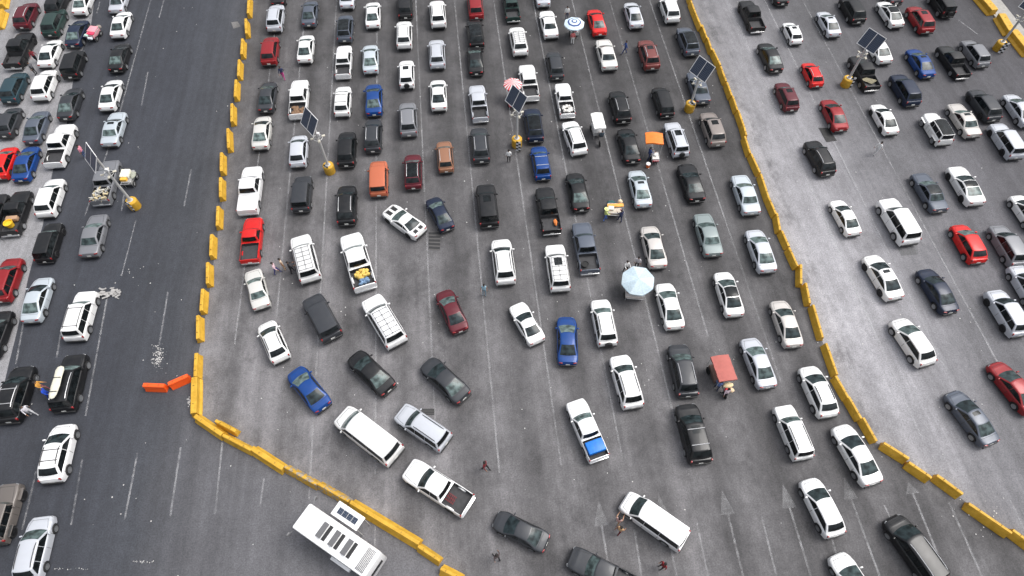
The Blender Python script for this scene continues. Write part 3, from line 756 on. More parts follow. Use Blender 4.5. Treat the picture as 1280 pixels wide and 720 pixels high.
car('sedan', 'navy', 1172, 362, 'navy sedan', '', s=.63)
car('suv', 'silver', 1260, 389, 'silver suv', 'k', s=.62)
car('suv', 'silver', 1287, 357, 'silver suv', '')
car('hatch', 'white', 1141, 426, 'white suv', '', s=.68, scale=1.08)
car('sedan', 'darkred', 1268, 483, 'dark red sedan', '', s=.80)
car('sedan', 'slate', 1215, 521, 'slate grey sedan', 's', s=.76)
car('sedan', 'black', 972, -11, 'black sedan')
car('sedan', 'dark', 1112, -12, 'charcoal sedan')
car('bigsuv', 'black', -12, 268, 'black suv')

#@@REST@@
# ------------------------------------------------------------ yellow barriers
def barrier_mat(name, worn):
    m = bpy.data.materials.new(name); m.use_nodes = True; n = m.node_tree.nodes; l = m.node_tree.links
    b = n['Principled BSDF']; b.inputs['Roughness'].default_value = .65
    geo = n.new('ShaderNodeNewGeometry')
    def nz(s, d=6):
        k = n.new('ShaderNodeTexNoise'); k.inputs['Scale'].default_value = s; k.inputs['Detail'].default_value = d; k.inputs['Roughness'].default_value = .7
        l.new(geo.outputs['Position'], k.inputs['Vector']); return k.outputs[0]
    r1 = n.new('ShaderNodeValToRGB'); e = r1.color_ramp.elements
    e[0].position = .35; e[0].color = (.47, .26, .014, 1); e[1].position = .62; e[1].color = (.62, .36, .035, 1)
    l.new(nz(1.6), r1.inputs[0])
    mx = n.new('ShaderNodeMix'); mx.data_type = 'RGBA'; mx.inputs['B'].default_value = (.27, .25, .22, 1)
    r2 = n.new('ShaderNodeValToRGB'); e = r2.color_ramp.elements; e[0].position = worn; e[1].position = worn+.05
    l.new(nz(3.2, 8), r2.inputs[0]); l.new(r2.outputs[0], mx.inputs['Factor']); l.new(r1.outputs[0], mx.inputs['A'])
    m3 = n.new('ShaderNodeMix'); m3.data_type = 'RGBA'; m3.inputs['B'].default_value = (.09, .06, .03, 1)
    r3 = n.new('ShaderNodeValToRGB'); e = r3.color_ramp.elements; e[0].position = .60; e[1].position = .72; e[1].color = (.7, .7, .7, 1)
    l.new(nz(5.5, 8), r3.inputs[0]); l.new(r3.outputs[0], m3.inputs['Factor']); l.new(mx.outputs['Result'], m3.inputs['A'])
    l.new(m3.outputs['Result'], b.inputs['Base Color'])
    bp = n.new('ShaderNodeBump'); bp.inputs['Strength'].default_value = .5; bp.inputs['Distance'].default_value = .02
    l.new(nz(8), bp.inputs['Height']); l.new(bp.outputs[0], b.inputs['Normal'])
    return m
BARM = barrier_mat('chipped_yellow_paint', .66); BARW = barrier_mat('worn_yellow_paint', .50)
ORG = mat('orange_plastic', (.85, .10, .012), .45, noise=.12, nscale=3)
def barrier(x0, y0, x1, y1, label, group, m=BARM, wide=.56, h=.76, z=.42, name='traffic_barrier', cat='barrier', top=.2):
    a = at(x0, y0, z); b = at(x1, y1, z); c = (a+b)/2; ln = (a-b).length; d = a-b
    ln = max(ln*.97, 1.1); hw = wide/2
    prof = [(hw, 0), (hw, .09), (hw*.62, .28), (top/2+.02, h-.04), (top/2-.02, h), (0, h)]
    full = prof+[(-p, q) for p, q in reversed(prof[:-1])]
    bm = bmesh.new(); rows = []
    N = max(6, int(ln/.35))
    for i in range(N+1):
        y = lerp(-ln/2, ln/2, i/N); rows.append([bm.verts.new((px*(.96 if i in (0, N) else 1), y+random.uniform(-.004, .004), pz*(.985 if i in (0, N) else 1)+random.uniform(-.006, .006)*(pz > 0))) for px, pz in full])
    for p, q in zip(rows, rows[1:]):
        for i in range(len(full)-1): bm.faces.new((p[i], p[i+1], q[i+1], q[i]))
    bm.faces.new(rows[0]); bm.faces.new(list(reversed(rows[-1])))
    o = link(name, finish(bm, name, m, 35)); o.location = (c.x, c.y, .010); o.rotation_euler = (0, 0, math.atan2(-d.x, d.y))
    tag(o, label, cat, group)
    s = []
    for k in (-1, 1):
        mm = mesh1(name+'_loop', BLACK, lambda bm: (tube(bm, (-.05, k*ln*.25, h-.01), (-.05, k*ln*.25, h+.06), .012, seg=6), tube(bm, (.05, k*ln*.25, h-.01), (.05, k*ln*.25, h+.06), .012, seg=6), tube(bm, (-.06, k*ln*.25, h+.06), (.06, k*ln*.25, h+.06), .012, seg=6)))
        link('lifting_loop', mm, o)
    return o
ORD = 'first second third fourth fifth sixth seventh eighth ninth tenth eleventh twelfth thirteenth fourteenth fifteenth sixteenth seventeenth eighteenth nineteenth twentieth twenty-first twenty-second twenty-third twenty-fourth twenty-fifth twenty-sixth twenty-seventh twenty-eighth twenty-ninth thirtieth'.split()
LB = [(312, -2, 311, 20), (308, 26, 309, 45), (304, 51, 303, 71), (300, 77, 299, 98), (296, 102, 295, 124), (291, 132, 291, 155), (286, 163, 287, 188), (278, 193, 278, 217), (277, 224, 277, 249), (274, 260, 273, 285), (266, 295, 265, 322), (261, 330, 261, 357), (255, 363, 253, 391), (249, 396, 249, 426), (247, 443, 246, 473)]
for i, b in enumerate(LB):
    barrier(*b, 'yellow concrete barrier standing apart in the straight left row, %s from the top' % ORD[i], 'yellow barriers left of the queue', wide=.58, top=.24)
G2 = 'yellow barriers cutting across the lower left'
barrier(245, 473, 244, 519, 'long yellow barrier upright at the left corner, touching the slanted row', G2, wide=.80, top=.42, h=.8)
barrier(245, 521, 280, 545, 'first slanted yellow barrier right after the left corner', G2, wide=.72, top=.3)
barrier(271, 527, 297, 541, 'short yellow barrier tucked behind the slanted row near the corner', G2, wide=.5)
barrier(280, 545, 316, 564, 'slanted yellow barrier with a scuffed grey top, second after the corner', G2, wide=.62)
barrier(316, 561, 356, 587, 'thick slanted yellow barrier, third after the corner', G2, wide=.80, top=.36)
barrier(357, 584, 398, 607, 'slanted yellow barrier with bare concrete showing, up-left of the bus', G2, BARW, wide=.66)
barrier(398, 605, 438, 628, 'most worn grey and yellow barrier beside the front of the bus', G2, BARW, wide=.66)
barrier(438, 628, 526, 681, 'very long yellow barrier running beside the white bus', G2, wide=.80, top=.26, h=.82)
barrier(523, 683, 551, 702, 'small yellow barrier past the end of the very long one', G2, wide=.65)
barrier(551, 711, 578, 725, 'yellow barrier at the bottom edge under the slanted row', G2, wide=.8)
RB = [(858, -16, 863, 2), (863, 3, 869, 19), (869, 19, 876, 36), (877, 33, 883, 50), (884, 49, 889, 65), (890, 63, 900, 84), (900, 85, 907, 104), (908, 105, 914, 122), (915, 122, 921, 140), (922, 140, 928, 157), (928, 157, 932, 171), (930, 172, 937, 194), (938, 194, 949, 218), (950, 219, 960, 250), (960, 249, 969, 270), (970, 268, 974, 290), (976, 290, 985, 310), (985, 311, 996, 335), (1000, 332, 1000, 357), (1006, 355, 1011, 381), (1015, 382, 1027, 424), (1031, 430, 1045, 470), (1043, 471, 1059, 499), (1059, 497, 1075, 525), (1077, 523, 1094, 553)]
for i, b in enumerate(RB):
    barrier(*b, 'deep yellow concrete barrier in the long right-hand line, %s from the top' % ORD[i], 'yellow barriers right of the queue', wide=.54, top=.18, h=.70)
G3 = 'yellow barriers at the lower right'
for b, t in (((1102, 555, 1134, 575), 'yellow barrier turning outward just below the end of the long right-hand line'), ((1133, 579, 1162, 599), 'yellow barrier with rounded ends in the lower right slant'), ((1168, 595, 1201, 619), 'yellow barrier beside bare pavement, just above the gap at lower right'), ((1207, 630, 1262, 668), 'long yellow barrier just below the gap at lower right'), ((1262, 663, 1300, 692), 'yellow barrier leaving the right edge of the picture')):
    barrier(*b, t, G3, wide=.66, top=.2)
G4 = 'fat yellow barriers in the top right corner'
for b, t in (((1218, -12, 1242, 16), 'fat yellow barrier with a rounded end at the top right edge'), ((1250, 20, 1263, 42), 'fat yellow barrier left of the far lamp post pole'), ((1265, 40, 1287, 68), 'fat yellow barrier right of the far lamp post pole')):
    barrier(*b, t, G4, wide=1.25, top=.8, h=.8)
bm = bmesh.new(); a = at(1214, -30); b = at(1296, 74); d = (b-a).normalized(); s = Vector((d.y, -d.x, 0))
for o1, o2 in ((1.1, -1.1),): 
    vs = [a+s*o1, b+s*o1, b+s*o2, a+s*o2]
    lo = [bm.verts.new((p.x, p.y, .0)) for p in vs]; hi = [bm.verts.new((p.x, p.y, .13)) for p in vs]
    bm.faces.new(hi)
    for i in range(4): bm.faces.new((lo[i], lo[(i+1) % 4], hi[(i+1) % 4], hi[i]))
tag(link('kerb_island', finish(bm, 'kerb_island', CONC)), kind='structure')
G5 = 'yellow barriers at the top left corner'
barrier(7, -16, 2, 9, 'yellow barrier cut by the very top left corner', G5, wide=1.1, top=.5)
barrier(3, 14, -3, 34, 'yellow barrier on the left edge beside the maroon suv', G5, wide=1.1, top=.5)
G6 = 'orange plastic barriers'
barrier(181, 483, 208, 484, 'orange plastic barrier lying farther from the yellow row', G6, ORG, wide=.6, z=.4, name='orange_barrier', top=.3)
barrier(212, 482, 237, 471, 'orange plastic barrier touching the yellow row, tilted', G6, ORG, wide=.6, z=.4, name='orange_barrier', top=.3)

# ------------------------------------------------------------ solar lamp posts
POLE = mat('galvanised_steel', (.50, .50, .49), .5, .2)
PVM = bpy.data.materials.new('solar_cells'); PVM.use_nodes = True
_n = PVM.node_tree.nodes; _l = PVM.node_tree.links; _b = _n['Principled BSDF']; _b.inputs['Roughness'].default_value = .4; _b.inputs['Specular IOR Level'].default_value = .25
_t = _n.new('ShaderNodeTexCoord'); _k = _n.new('ShaderNodeTexBrick'); _k.offset = 0; _k.inputs['Scale'].default_value = 1
_k.inputs['Color1'].default_value = (.022, .032, .058, 1); _k.inputs['Color2'].default_value = (.028, .038, .066, 1); _k.inputs['Mortar'].default_value = (.12, .14, .17, 1)
_k.inputs['Brick Width'].default_value = .16; _k.inputs['Row Height'].default_value = .16; _k.inputs['Mortar Size'].default_value = .009
_l.new(_t.outputs['Object'], _k.inputs['Vector']); _l.new(_k.outputs[0], _b.inputs['Base Color'])
E1 = Vector((.59, .41, 1.18)).normalized(); E2 = Vector((1.23, -1.23, .08)); E2 = (E2-E1*E2.dot(E1)).normalized(); E3 = E2.cross(E1)
PANELROT = Matrix((E2, E1, E3)).transposed().to_4x4()
def lamp_post(bx, by, hz, sx, sy, label, panel=True):
    g = at(bx, by); r = empty('solar_lamp_post', (g.x, g.y, .012)); tag(r, label, 'lamp post', 'solar lamp posts with yellow drum bases')
    def drum(bm): lathe(bm, [(.50, 0), (.52, .06), (.52, .95), (.47, 1.02), (.14, 1.06), (.12, 1.0)], 28)
    link('drum_base', mesh1('drum_base', [BARM], drum, 35), r)
    def pole(bm): tube(bm, (0, 0, 1.0), (0, 0, hz), .135, .105, 12)
    link('pole', mesh1('pole', POLE, pole, 40), r)
    link('base_flange', mesh1('base_flange', POLE, lambda bm: (lathe(bm, [(.26, 1.03), (.26, 1.09), (.16, 1.10), (.15, 1.25)], 16)), 40), r)
    # ring of floodlights at two thirds height
    zl = hz*.70
    def ring(bm):
        for i in range(12):
            a0 = i*math.pi/6; a1 = (i+1)*math.pi/6
            tube(bm, (.42*math.cos(a0), .42*math.sin(a0), zl), (.42*math.cos(a1), .42*math.sin(a1), zl), .025, seg=6)
        for k in range(4):
            a0 = k*math.pi/2+.4; tube(bm, (0, 0, zl), (.42*math.cos(a0), .42*math.sin(a0), zl), .025, seg=6)
    link('lamp_bracket', mesh1('lamp_bracket', POLE, ring), r)
    for k in range(4):
        a0 = k*math.pi/2+.4
        o = link('floodlight', mesh1('floodlight', CREAM, lambda bm: box(bm, (0, 0, 0), (.30, .18, .11), bev=.02), 40), r, loc=(.52*math.cos(a0), .52*math.sin(a0), zl+.05)); o.rotation_euler = (.25, 0, a0)
    link('camera_box', mesh1('camera_box', WHT, lambda bm: box(bm, (.18, -.1, zl+.55), (.26, .2, .35), bev=.02), 40), r)
    # striped marker board fixed beside the drum
    p = at(sx, sy, .65)-Vector((g.x, g.y, 0))
    ang = math.atan2(p.y, p.x); hb = .33
    def board(bm):
        n_ = 6
        for i in range(n_*1):
            for j in range(2):
                box(bm, (-.12+.24*j, 0, .18+i*.22), (.238, .03, .218), mi=(i+j) % 2)
    bo = link('striped_board', mesh1('striped_board', [WHT, BLACK], board), r, loc=(p.x, p.y, 0)); bo.rotation_euler = (0, 0, ang*.2)
    link('board_post', mesh1('board_post', POLE, lambda bm: tube(bm, (p.x*.98, p.y*.98+.03, 0), (p.x*.98, p.y*.98+.03, 1.3), .02, seg=6)), r)
    if panel:
        off = Vector((-.1, -.35, hz+.35))
        f = link('solar_frame', mesh1('solar_frame', WHT, lambda bm: [box(bm, c, s_) for c, s_ in (((0, .84, 0), (2.06, .05, .05)), ((0, -.84, 0), (2.06, .05, .05)), ((1.0, 0, 0), (.05, 1.63, .05)), ((-1.0, 0, 0), (.05, 1.63, .05)), ((0, 0, 0), (.05, 1.63, .05)))]), r)
        f.matrix_local = Matrix.Translation(off) @ PANELROT
        for s_ in (-1, 1):
            q = link('solar_module', mesh1('solar_module', PVM, lambda bm: box(bm, (s_*.5, 0, .0), (.94, 1.62, .035))), f)
        link('panel_arm', mesh1('panel_arm', POLE, lambda bm: (tube(bm, (0, 0, hz-.1), off-E3*0, .05, seg=8), tube(bm, off-E1*.6, off+E1*.6, .03, seg=6))), r)
    return r
CREAM = mat('cream_housing', (.55, .52, .44), .5)
for a in ((170, 259, 6.8, 163, 259, 'solar lamp post with a yellow drum, leaning over the loaded grey pickup'), (413, 215, 6.7, 409, 213, 'solar lamp post between the silver hatchback and the black suv, checkered board in front'),
          (646, 182, 6.1, 648, 184, 'solar lamp post rising in front of the red and white umbrella'), (861, 138, 5.3, 865, 135, 'solar lamp post beside the blue grey sedan, near the right-hand barriers'),
          (1056, 107, 5.6, 1064, 104, 'solar lamp post leaning over the black pickup, in the right-hand lanes'), (1246, 62, 5.6, 1254, 61, 'solar lamp post with a yellow drum at the far top right, panel out of sight')):
    lamp_post(*a)

# ------------------------------------------------------------ people
SKIN = mat('skin', (.30, .16, .10), .6); HAIR = mat('dark_hair', (.012, .009, .008), .7); SHOE = mat('shoe', (.03, .03, .032), .6)
def person_body(pose):
    J = {}; E = []
    def j(n, p, r, parent=None):
        J[n] = (Vector(p), r); 
        if parent: E.append((parent, n))
    j('pel', (0, 0, .95), .135); j('waist', (0, 0, 1.08), .12, 'pel'); j('chest', (0, .0, 1.30), .145, 'waist'); j('neck0', (0, 0, 1.46), .07, 'chest'); j('neck', (0, .01, 1.52), .052, 'neck0')
    j('jaw', (0, .035, 1.58), .075, 'neck'); j('head', (0, .02, 1.66), .10, 'jaw'); j('crown', (0, .0, 1.73), .075, 'head')
    st = {'stand': (.03, -.02), 'walk': (.30, -.26), 'push': (.2, -.15), 'sit': (0, 0)}[pose]
    for s, sw in ((-1, st[0]), (1, st[1])):
        k = 'l' if s < 0 else 'r'
        if pose == 'sit':
            j(k+'hip', (s*.10, .04, .92), .10, 'pel'); j(k+'knee', (s*.14, .46, .93), .068, k+'hip'); j(k+'ank', (s*.14, .50, .52), .045, k+'knee'); j(k+'toe', (s*.15, .66, .48), .038, k+'ank')
        else:
            j(k+'hip', (s*.10, 0, .88), .10, 'pel'); j(k+'knee', (s*.105, sw*.5+.04, .49), .062, k+'hip'); j(k+'ank', (s*.11, sw, .09), .042, k+'knee'); j(k+'toe', (s*.12, sw+.17, .045), .038, k+'ank')
        j(k+'sh', (s*.185, 0, 1.40), .062, 'chest')
        if pose in ('push', 'sit'): el = (s*.24, .14, 1.14); wr = (s*.20, .40, 1.10); hd = (s*.19, .48, 1.10)
        else: el = (s*.25, -sw*.35, 1.13); wr = (s*.27, -sw*.8+.06, .90); hd = (s*.27, -sw*.9+.08, .82)
        j(k+'el', el, .045, k+'sh'); j(k+'wr', wr, .031, k+'el'); j(k+'palm', hd, .036, k+'wr')
        d = (Vector(hd)-Vector(wr)).normalized(); side = d.cross(Vector((s, 0, 0))).normalized()
        for i, (o, ln) in enumerate(((-.03, .075), (-.01, .09), (.011, .085), (.03, .065))):
            b1 = Vector(hd)+side*o+d*.045; b2 = b1+d*ln*.5+Vector((-s*.008, 0, 0)); b3 = b2+d*ln*.5+Vector((-s*.022, 0, 0))
            j(k+'f%da' % i, b1, .0095, k+'palm'); j(k+'f%db' % i, b2, .0088, k+'f%da' % i); j(k+'f%dc' % i, b3, .007, k+'f%db' % i)
        t1 = Vector(hd)+side*-.045+d*.005; t2 = t1+side*-.02+d*.035
        j(k+'t1', t1, .011, k+'palm'); j(k+'t2', t2, .009, k+'t1')
    names = list(J); idx = {n: i for i, n in enumerate(names)}
    me = bpy.data.meshes.new('person'); me.from_pydata([J[n][0] for n in names], [(idx[a], idx[b]) for a, b in E], [])
    o = bpy.data.objects.new('tmp', me); C.objects.link(o)
    md = o.modifiers.new('s', 'SKIN'); 
    if not me.skin_vertices: 
        bm = bmesh.new(); bm.from_mesh(me); bm.verts.layers.skin.verify(); bm.to_mesh(me); bm.free()
    for i, n in enumerate(names):
        sv = me.skin_vertices[0].data[i]; r = J[n][1]
        rx = r*(1.35 if n in ('chest', 'waist', 'pel') else 1); sv.radius = (rx, r); sv.use_root = (n == 'pel')
    s2 = o.modifiers.new('u', 'SUBSURF'); s2.levels = 1; s2.render_levels = 1
    dg = bpy.context.evaluated_depsgraph_get(); out = bpy.data.meshes.new_from_object(o.evaluated_get(dg))
    bpy.data.objects.remove(o)
    out.polygons.foreach_set('use_smooth', [True]*len(out.polygons))
    return out, J
PB = {}
def person(x, y, label, shirt, trou, pose='stand', rz=0, hat=None, z=0, group=None, skirt=False, long=True, scale=1.0):
    if pose not in PB: PB[pose] = person_body(pose)
    base, J = PB[pose]; me = base.copy(); me.materials.clear()
    for m in (SKIN, cloth(shirt), cloth(trou), SHOE, HAIR): me.materials.append(m)
    for p in me.polygons:
        c = p.center; r = math.hypot(c.x, c.y)
        if c.z > 1.49: mi = 4 if (c.z > 1.68 or (c.y < .0 and c.z > 1.58)) and not hat else 0
        elif c.z > .98 and (abs(c.x) < .2 or long) and not any((c-J[k+'palm'][0]).length < .14 or (c-J[k+'wr'][0]).length < .05 for k in 'lr'): mi = 1
        elif any((c-J[k+'palm'][0]).length < .15 for k in 'lr'): mi = 0
        elif pose != 'sit' and c.z < .09: mi = 3
        elif abs(c.x) > .22 and c.z > .8: mi = 1 if long else 0
        elif pose == 'sit' and c.z < .55: mi = 3
        else: mi = 2
        p.material_index = mi
    g = at(x, y, z+.9); 
    o = bpy.data.objects.new('person', me); C.objects.link(o); o.location = (g.x, g.y, .012+z); o.rotation_euler = (0, 0, R(rz)); o.scale = (scale,)*3
    tag(o, label, 'person', group)
    def hair(bm):
        bmesh.ops.create_uvsphere(bm, u_segments=14, v_segments=8, radius=.118)
        bmesh.ops.scale(bm, vec=(.92, 1.02, 1.0), verts=bm.verts)
        bmesh.ops.delete(bm, geom=[v for v in bm.verts if v.co.z < -.045 or (v.co.y > .06 and v.co.z < .02)], context='VERTS')
        bmesh.ops.translate(bm, verts=bm.verts, vec=(0, 0, 1.67))
    if hat:
        link('hat', mesh1('hat', cloth(hat), lambda bm: lathe(bm, [(.22, 1.70), (.215, 1.72), (.115, 1.73), (.10, 1.80), (.05, 1.83), (.005, 1.83)], 16), 40), o)
    else: link('hair', mesh1('hair', HAIR, hair, 60), o)
    if skirt: link('skirt', mesh1('skirt', cloth(trou), lambda bm: lathe(bm, [(.16, 1.02), (.20, .85), (.30, .45), (.29, .44), (.15, .98)], 16), 40), o)
    return o
wht = (.75, .75, .74); nvy = (.02, .03, .08); blk = (.015, .015, .017); pnk = (.65, .25, .32); den = (.06, .10, .22); tan = (.45, .30, .18); dred = (.14, .01, .015)
person(42, 70, 'person in a dark red top walking between the black pickup and a white sedan', (.25, .03, .04), blk, 'walk', 200)
person(40, 85, 'person in grey clothes standing between the dark teal suv and a white sedan', (.10, .10, .11), blk, 'stand', 90)
person(102, 189, 'person in a pink top standing left of the loaded grey pickup', pnk, den, 'stand', 90)
person(343, 335, 'person in white and pale pink clothes walking behind the bright red pickup', (.70, .50, .55), (.05, .05, .2), 'walk', -80)
person(352, 330, 'person in a cream top standing between two others near the red pickup', (.62, .50, .38), tan, 'stand', -60, long=False)
person(362, 334, 'person in black clothes beside the white suv with a lined roof', blk, blk, 'push', -60)
person(352, 91, 'person in a navy top and magenta trousers standing behind the maroon suv', nvy, (.50, .04, .22), 'walk', 10)
person(636, 195, 'person in a white shirt and dark trousers below the middle lamp post', wht, blk, 'stand', 0)
person(709, 16, 'person in a white shirt standing above the blue striped umbrella', wht, nvy, 'stand', 180)
person(782, 59, 'person in a blue top carrying a white bag between white and maroon cars', (.03, .07, .25), (.03, .05, .16), 'walk', 90)
person(783, 333, 'person in a white shirt with black bag, left one above the pale blue umbrella', wht, blk, 'push', 200)
person(797, 328, 'person in a black and white top, right one above the pale blue umbrella', (.55, .52, .54), blk, 'stand', 160)
person(605, 362, 'person in a pale blue top standing alone on the lane line', (.30, .48, .58), (.18, .26, .32), 'stand', 180, long=False)
person(606, 582, 'person in a dark red top standing alone above the gap at the bottom', dred, blk, 'walk', -120)
person(621, 696, 'person in dark patterned clothes standing below the charcoal sedan', (.08, .06, .06), blk, 'walk', 30)
person(773, 651, 'person in a pale pink top beside the front of the white passenger van', (.50, .32, .30), tan, 'push', -30, long=False)
person(775, 662, 'person in a tan top and dark red shorts beside the white passenger van', (.60, .38, .20), dred, 'walk', -40, long=False)
person(829, 707, 'person in dark red clothes standing below the white passenger van', (.20, .012, .015), blk, 'stand', 120)
person(757, 268, 'person in a lime hat and top with blue trousers left of the snack stall', (.60, .68, .22), (.08, .16, .45), 'push', -80, hat=(.75, .78, .35))
person(776, 270, 'person in a navy top bending over the snack stall', nvy, nvy, 'push', 20)
person(812, 192, 'person in navy clothes under the edge of the orange canopy', (.03, .05, .15), nvy, 'push', -70)
person(50, 483, 'person in an orange and yellow top between the two black suvs at left', (.60, .30, .06), (.30, .10, .12), 'push', -80)
person(57, 491, 'person in a blue outfit reaching toward the black suv with the bundle', (.02, .08, .55), (.02, .06, .40), 'walk', -70)
person(34, 513, 'person in a white top at the tail of the left-edge black suv', (.66, .64, .68), (.5, .5, .52), 'walk', -120)
person(1098, 185, 'person in white clothes bending forward alone on the right-hand lanes', wht, (.60, .60, .60), 'walk', -60)
person(898, 482, 'person in a blue checked shirt at the left rear of the red-roofed cart', (.10, .16, .35), nvy, 'push', -20)
person(908, 491, 'person in a pink and black outfit behind the red-roofed cart', (.62, .50, .55), blk, 'walk', 10)
person(716, 47, 'person in a coral top standing below the blue striped umbrella', (.60, .16, .16), wht, 'stand', 0)

# ------------------------------------------------------------ umbrellas, carts and stalls
def ring_mat():
    m = bpy.data.materials.new('blue_ring_cloth'); m.use_nodes = True; n = m.node_tree.nodes; l = m.node_tree.links; b = n['Principled BSDF']; b.inputs['Roughness'].default_value = .8
    tc = n.new('ShaderNodeTexCoord'); sx = n.new('ShaderNodeSeparateXYZ'); cx = n.new('ShaderNodeCombineXYZ'); l.new(tc.outputs['Object'], sx.inputs[0]); l.new(sx.outputs[0], cx.inputs[0]); l.new(sx.outputs[1], cx.inputs[1])
    ln = n.new('ShaderNodeVectorMath'); ln.operation = 'LENGTH'; l.new(cx.outputs[0], ln.inputs[0])
    rp = n.new('ShaderNodeValToRGB'); rp.color_ramp.interpolation = 'CONSTANT'; e = rp.color_ramp.elements
    wh = (.62, .74, .82, 1); bl = (.03, .06, .22, 1)
    e[0].position = 0; e[0].color = wh; e[1].position = .20; e[1].color = bl
    for p, c in ((.33, wh), (.58, bl), (.74, wh)):
        k = e.new(p); k.color = c
    l.new(ln.outputs['Value'], rp.inputs[0]); l.new(rp.outputs[0], b.inputs['Base Color']); return m
def umbrella(x, y, rad, label, mats, hz=2.15, n=8, gore=2, group='vendor umbrellas', tilt=(0, 0)):
    p = at(x, y, hz); r = empty('vendor_umbrella', (p.x, p.y, .012)); tag(r, label, 'umbrella', group)
    def cn(bm):
        N = n*4; prev = None; c = bm.verts.new((0, 0, .38))
        rings = []
        for k in range(1, 7):
            t = k/6; row = []
            for i in range(N):
                a = 2*math.pi*i/N; ph = (i % 4)/4; rr = rad*t*(1-.045*math.sin(ph*math.pi)*t*1.4)
                row.append(bm.verts.new((rr*math.cos(a), rr*math.sin(a), .38*(1-t**1.5)-.035*math.sin(ph*math.pi)*t)))
            rings.append(row)
        for i in range(N): bm.faces.new((c, rings[0][i], rings[0][(i+1) % N])).material_index = ((i//gore) % len(mats))
        for a_, b_ in zip(rings, rings[1:]):
            for i in range(N): bm.faces.new((a_[i], a_[(i+1) % N], b_[(i+1) % N], b_[i])).material_index = ((i//gore) % len(mats))
        last = rings[-1]; low = [bm.verts.new((v.co.x, v.co.y, v.co.z-.14)) for v in last]      # hanging valance
        for i in range(N): bm.faces.new((last[i], last[(i+1) % N], low[(i+1) % N], low[i])).material_index = ((i//gore) % len(mats))
    c = link('canopy', mesh1('canopy', mats, cn, 25), r, loc=(0, 0, hz-.25)); c.rotation_euler = (R(tilt[0]), R(tilt[1]), .2)
    link('pole', mesh1('umbrella_pole', POLE, lambda bm: (tube(bm, (0, 0, 0), (0, 0, hz+.18), .02, seg=8), tube(bm, (0, 0, hz+.18), (0, 0, hz+.26), .012, seg=6)), 40), r)
    link('base', mesh1('umbrella_base', CONC, lambda bm: lathe(bm, [(.24, 0), (.24, .07), (.06, .09)], 16), 40), r)
    for k in range(8):
        a = k*math.pi/4+.2
        link('rib', mesh1('rib', POLE, lambda bm: tube(bm, (0, 0, hz-.02), (rad*.9*math.cos(a), rad*.9*math.sin(a), hz-.22), .008, seg=5)), r)
    return r
def cart(x, y, w_, l_, col, label, rz, hz=.85, goods=(), wheels=True, name='vendor_cart', cat='cart'):
    p = at(x, y, hz*.8); r = empty(name, (p.x, p.y, .012), R(rz)); tag(r, label, cat)
    link('tray', mesh1('cart_tray', cloth(col), lambda bm: (box(bm, (0, 0, hz-.22), (w_, l_, .40), bev=.03), ), 40), r)
    link('rim', mesh1('cart_rim', SILV, lambda bm: [tube(bm, a, b, .02, seg=6) for a, b in (((-w_/2, -l_/2, hz), (w_/2, -l_/2, hz)), ((-w_/2, l_/2, hz), (w_/2, l_/2, hz)), ((-w_/2, -l_/2, hz), (-w_/2, l_/2, hz)), ((w_/2, -l_/2, hz), (w_/2, l_/2, hz)))]), r)
    link('handle', mesh1('cart_handle', SILV, lambda bm: [tube(bm, a, b, .018, seg=6) for a, b in (((-w_/2+.05, -l_/2, hz), (-w_/2+.05, -l_/2-.35, hz+.12)), ((w_/2-.05, -l_/2, hz), (w_/2-.05, -l_/2-.35, hz+.12)), ((-w_/2+.05, -l_/2-.35, hz+.12), (w_/2-.05, -l_/2-.35, hz+.12)))]), r)
    for sx in (-1, 1):
        for sy in ((-1, 1) if l_ > 1.3 else (0,)):
            def f(bm):
                lathe(bm, [(.2, -.03), (.27, -.03), (.29, 0), (.27, .03), (.2, .03), (.2, -.03)], 18); bmesh.ops.rotate(bm, verts=bm.verts, cent=(0, 0, 0), matrix=Matrix.Rotation(math.pi/2, 3, 'Y'))
            wo = link('wheel', mesh1('cart_wheel', TYRE, f, 40), r, loc=(sx*(w_/2+.05), sy*l_*.32, .29))
            link('spokes', mesh1('spokes', SILV, lambda bm: [tube(bm, (0, .2*math.cos(k*math.pi/4), .2*math.sin(k*math.pi/4)), (0, -.2*math.cos(k*math.pi/4), -.2*math.sin(k*math.pi/4)), .008, seg=5) for k in range(4)]), wo)
    for sx in (-1, 1):
        for sy in (-1, 1): link('leg', mesh1('cart_leg', SILV, lambda bm: tube(bm, (sx*(w_/2-.06), sy*(l_/2-.06), 0), (sx*(w_/2-.06), sy*(l_/2-.06), hz-.4), .018, seg=6)), r)
    return r
def local(root, x, y, z):
    return root.location+Matrix.Rotation(root.rotation_euler.z, 3, 'Z') @ Vector((x, y, z))
def lump(bm, s, seed, j=.16, sub=2):
    rr = random.Random(seed); g = bmesh.ops.create_icosphere(bm, subdivisions=sub, radius=.5)
    for v in g['verts']:
        f = 1+rr.uniform(-j, j); v.co = Vector((v.co.x*f, v.co.y*f, max(-.28, v.co.z*f)))
    bmesh.ops.scale(bm, vec=s, verts=g['verts']); return g['verts']
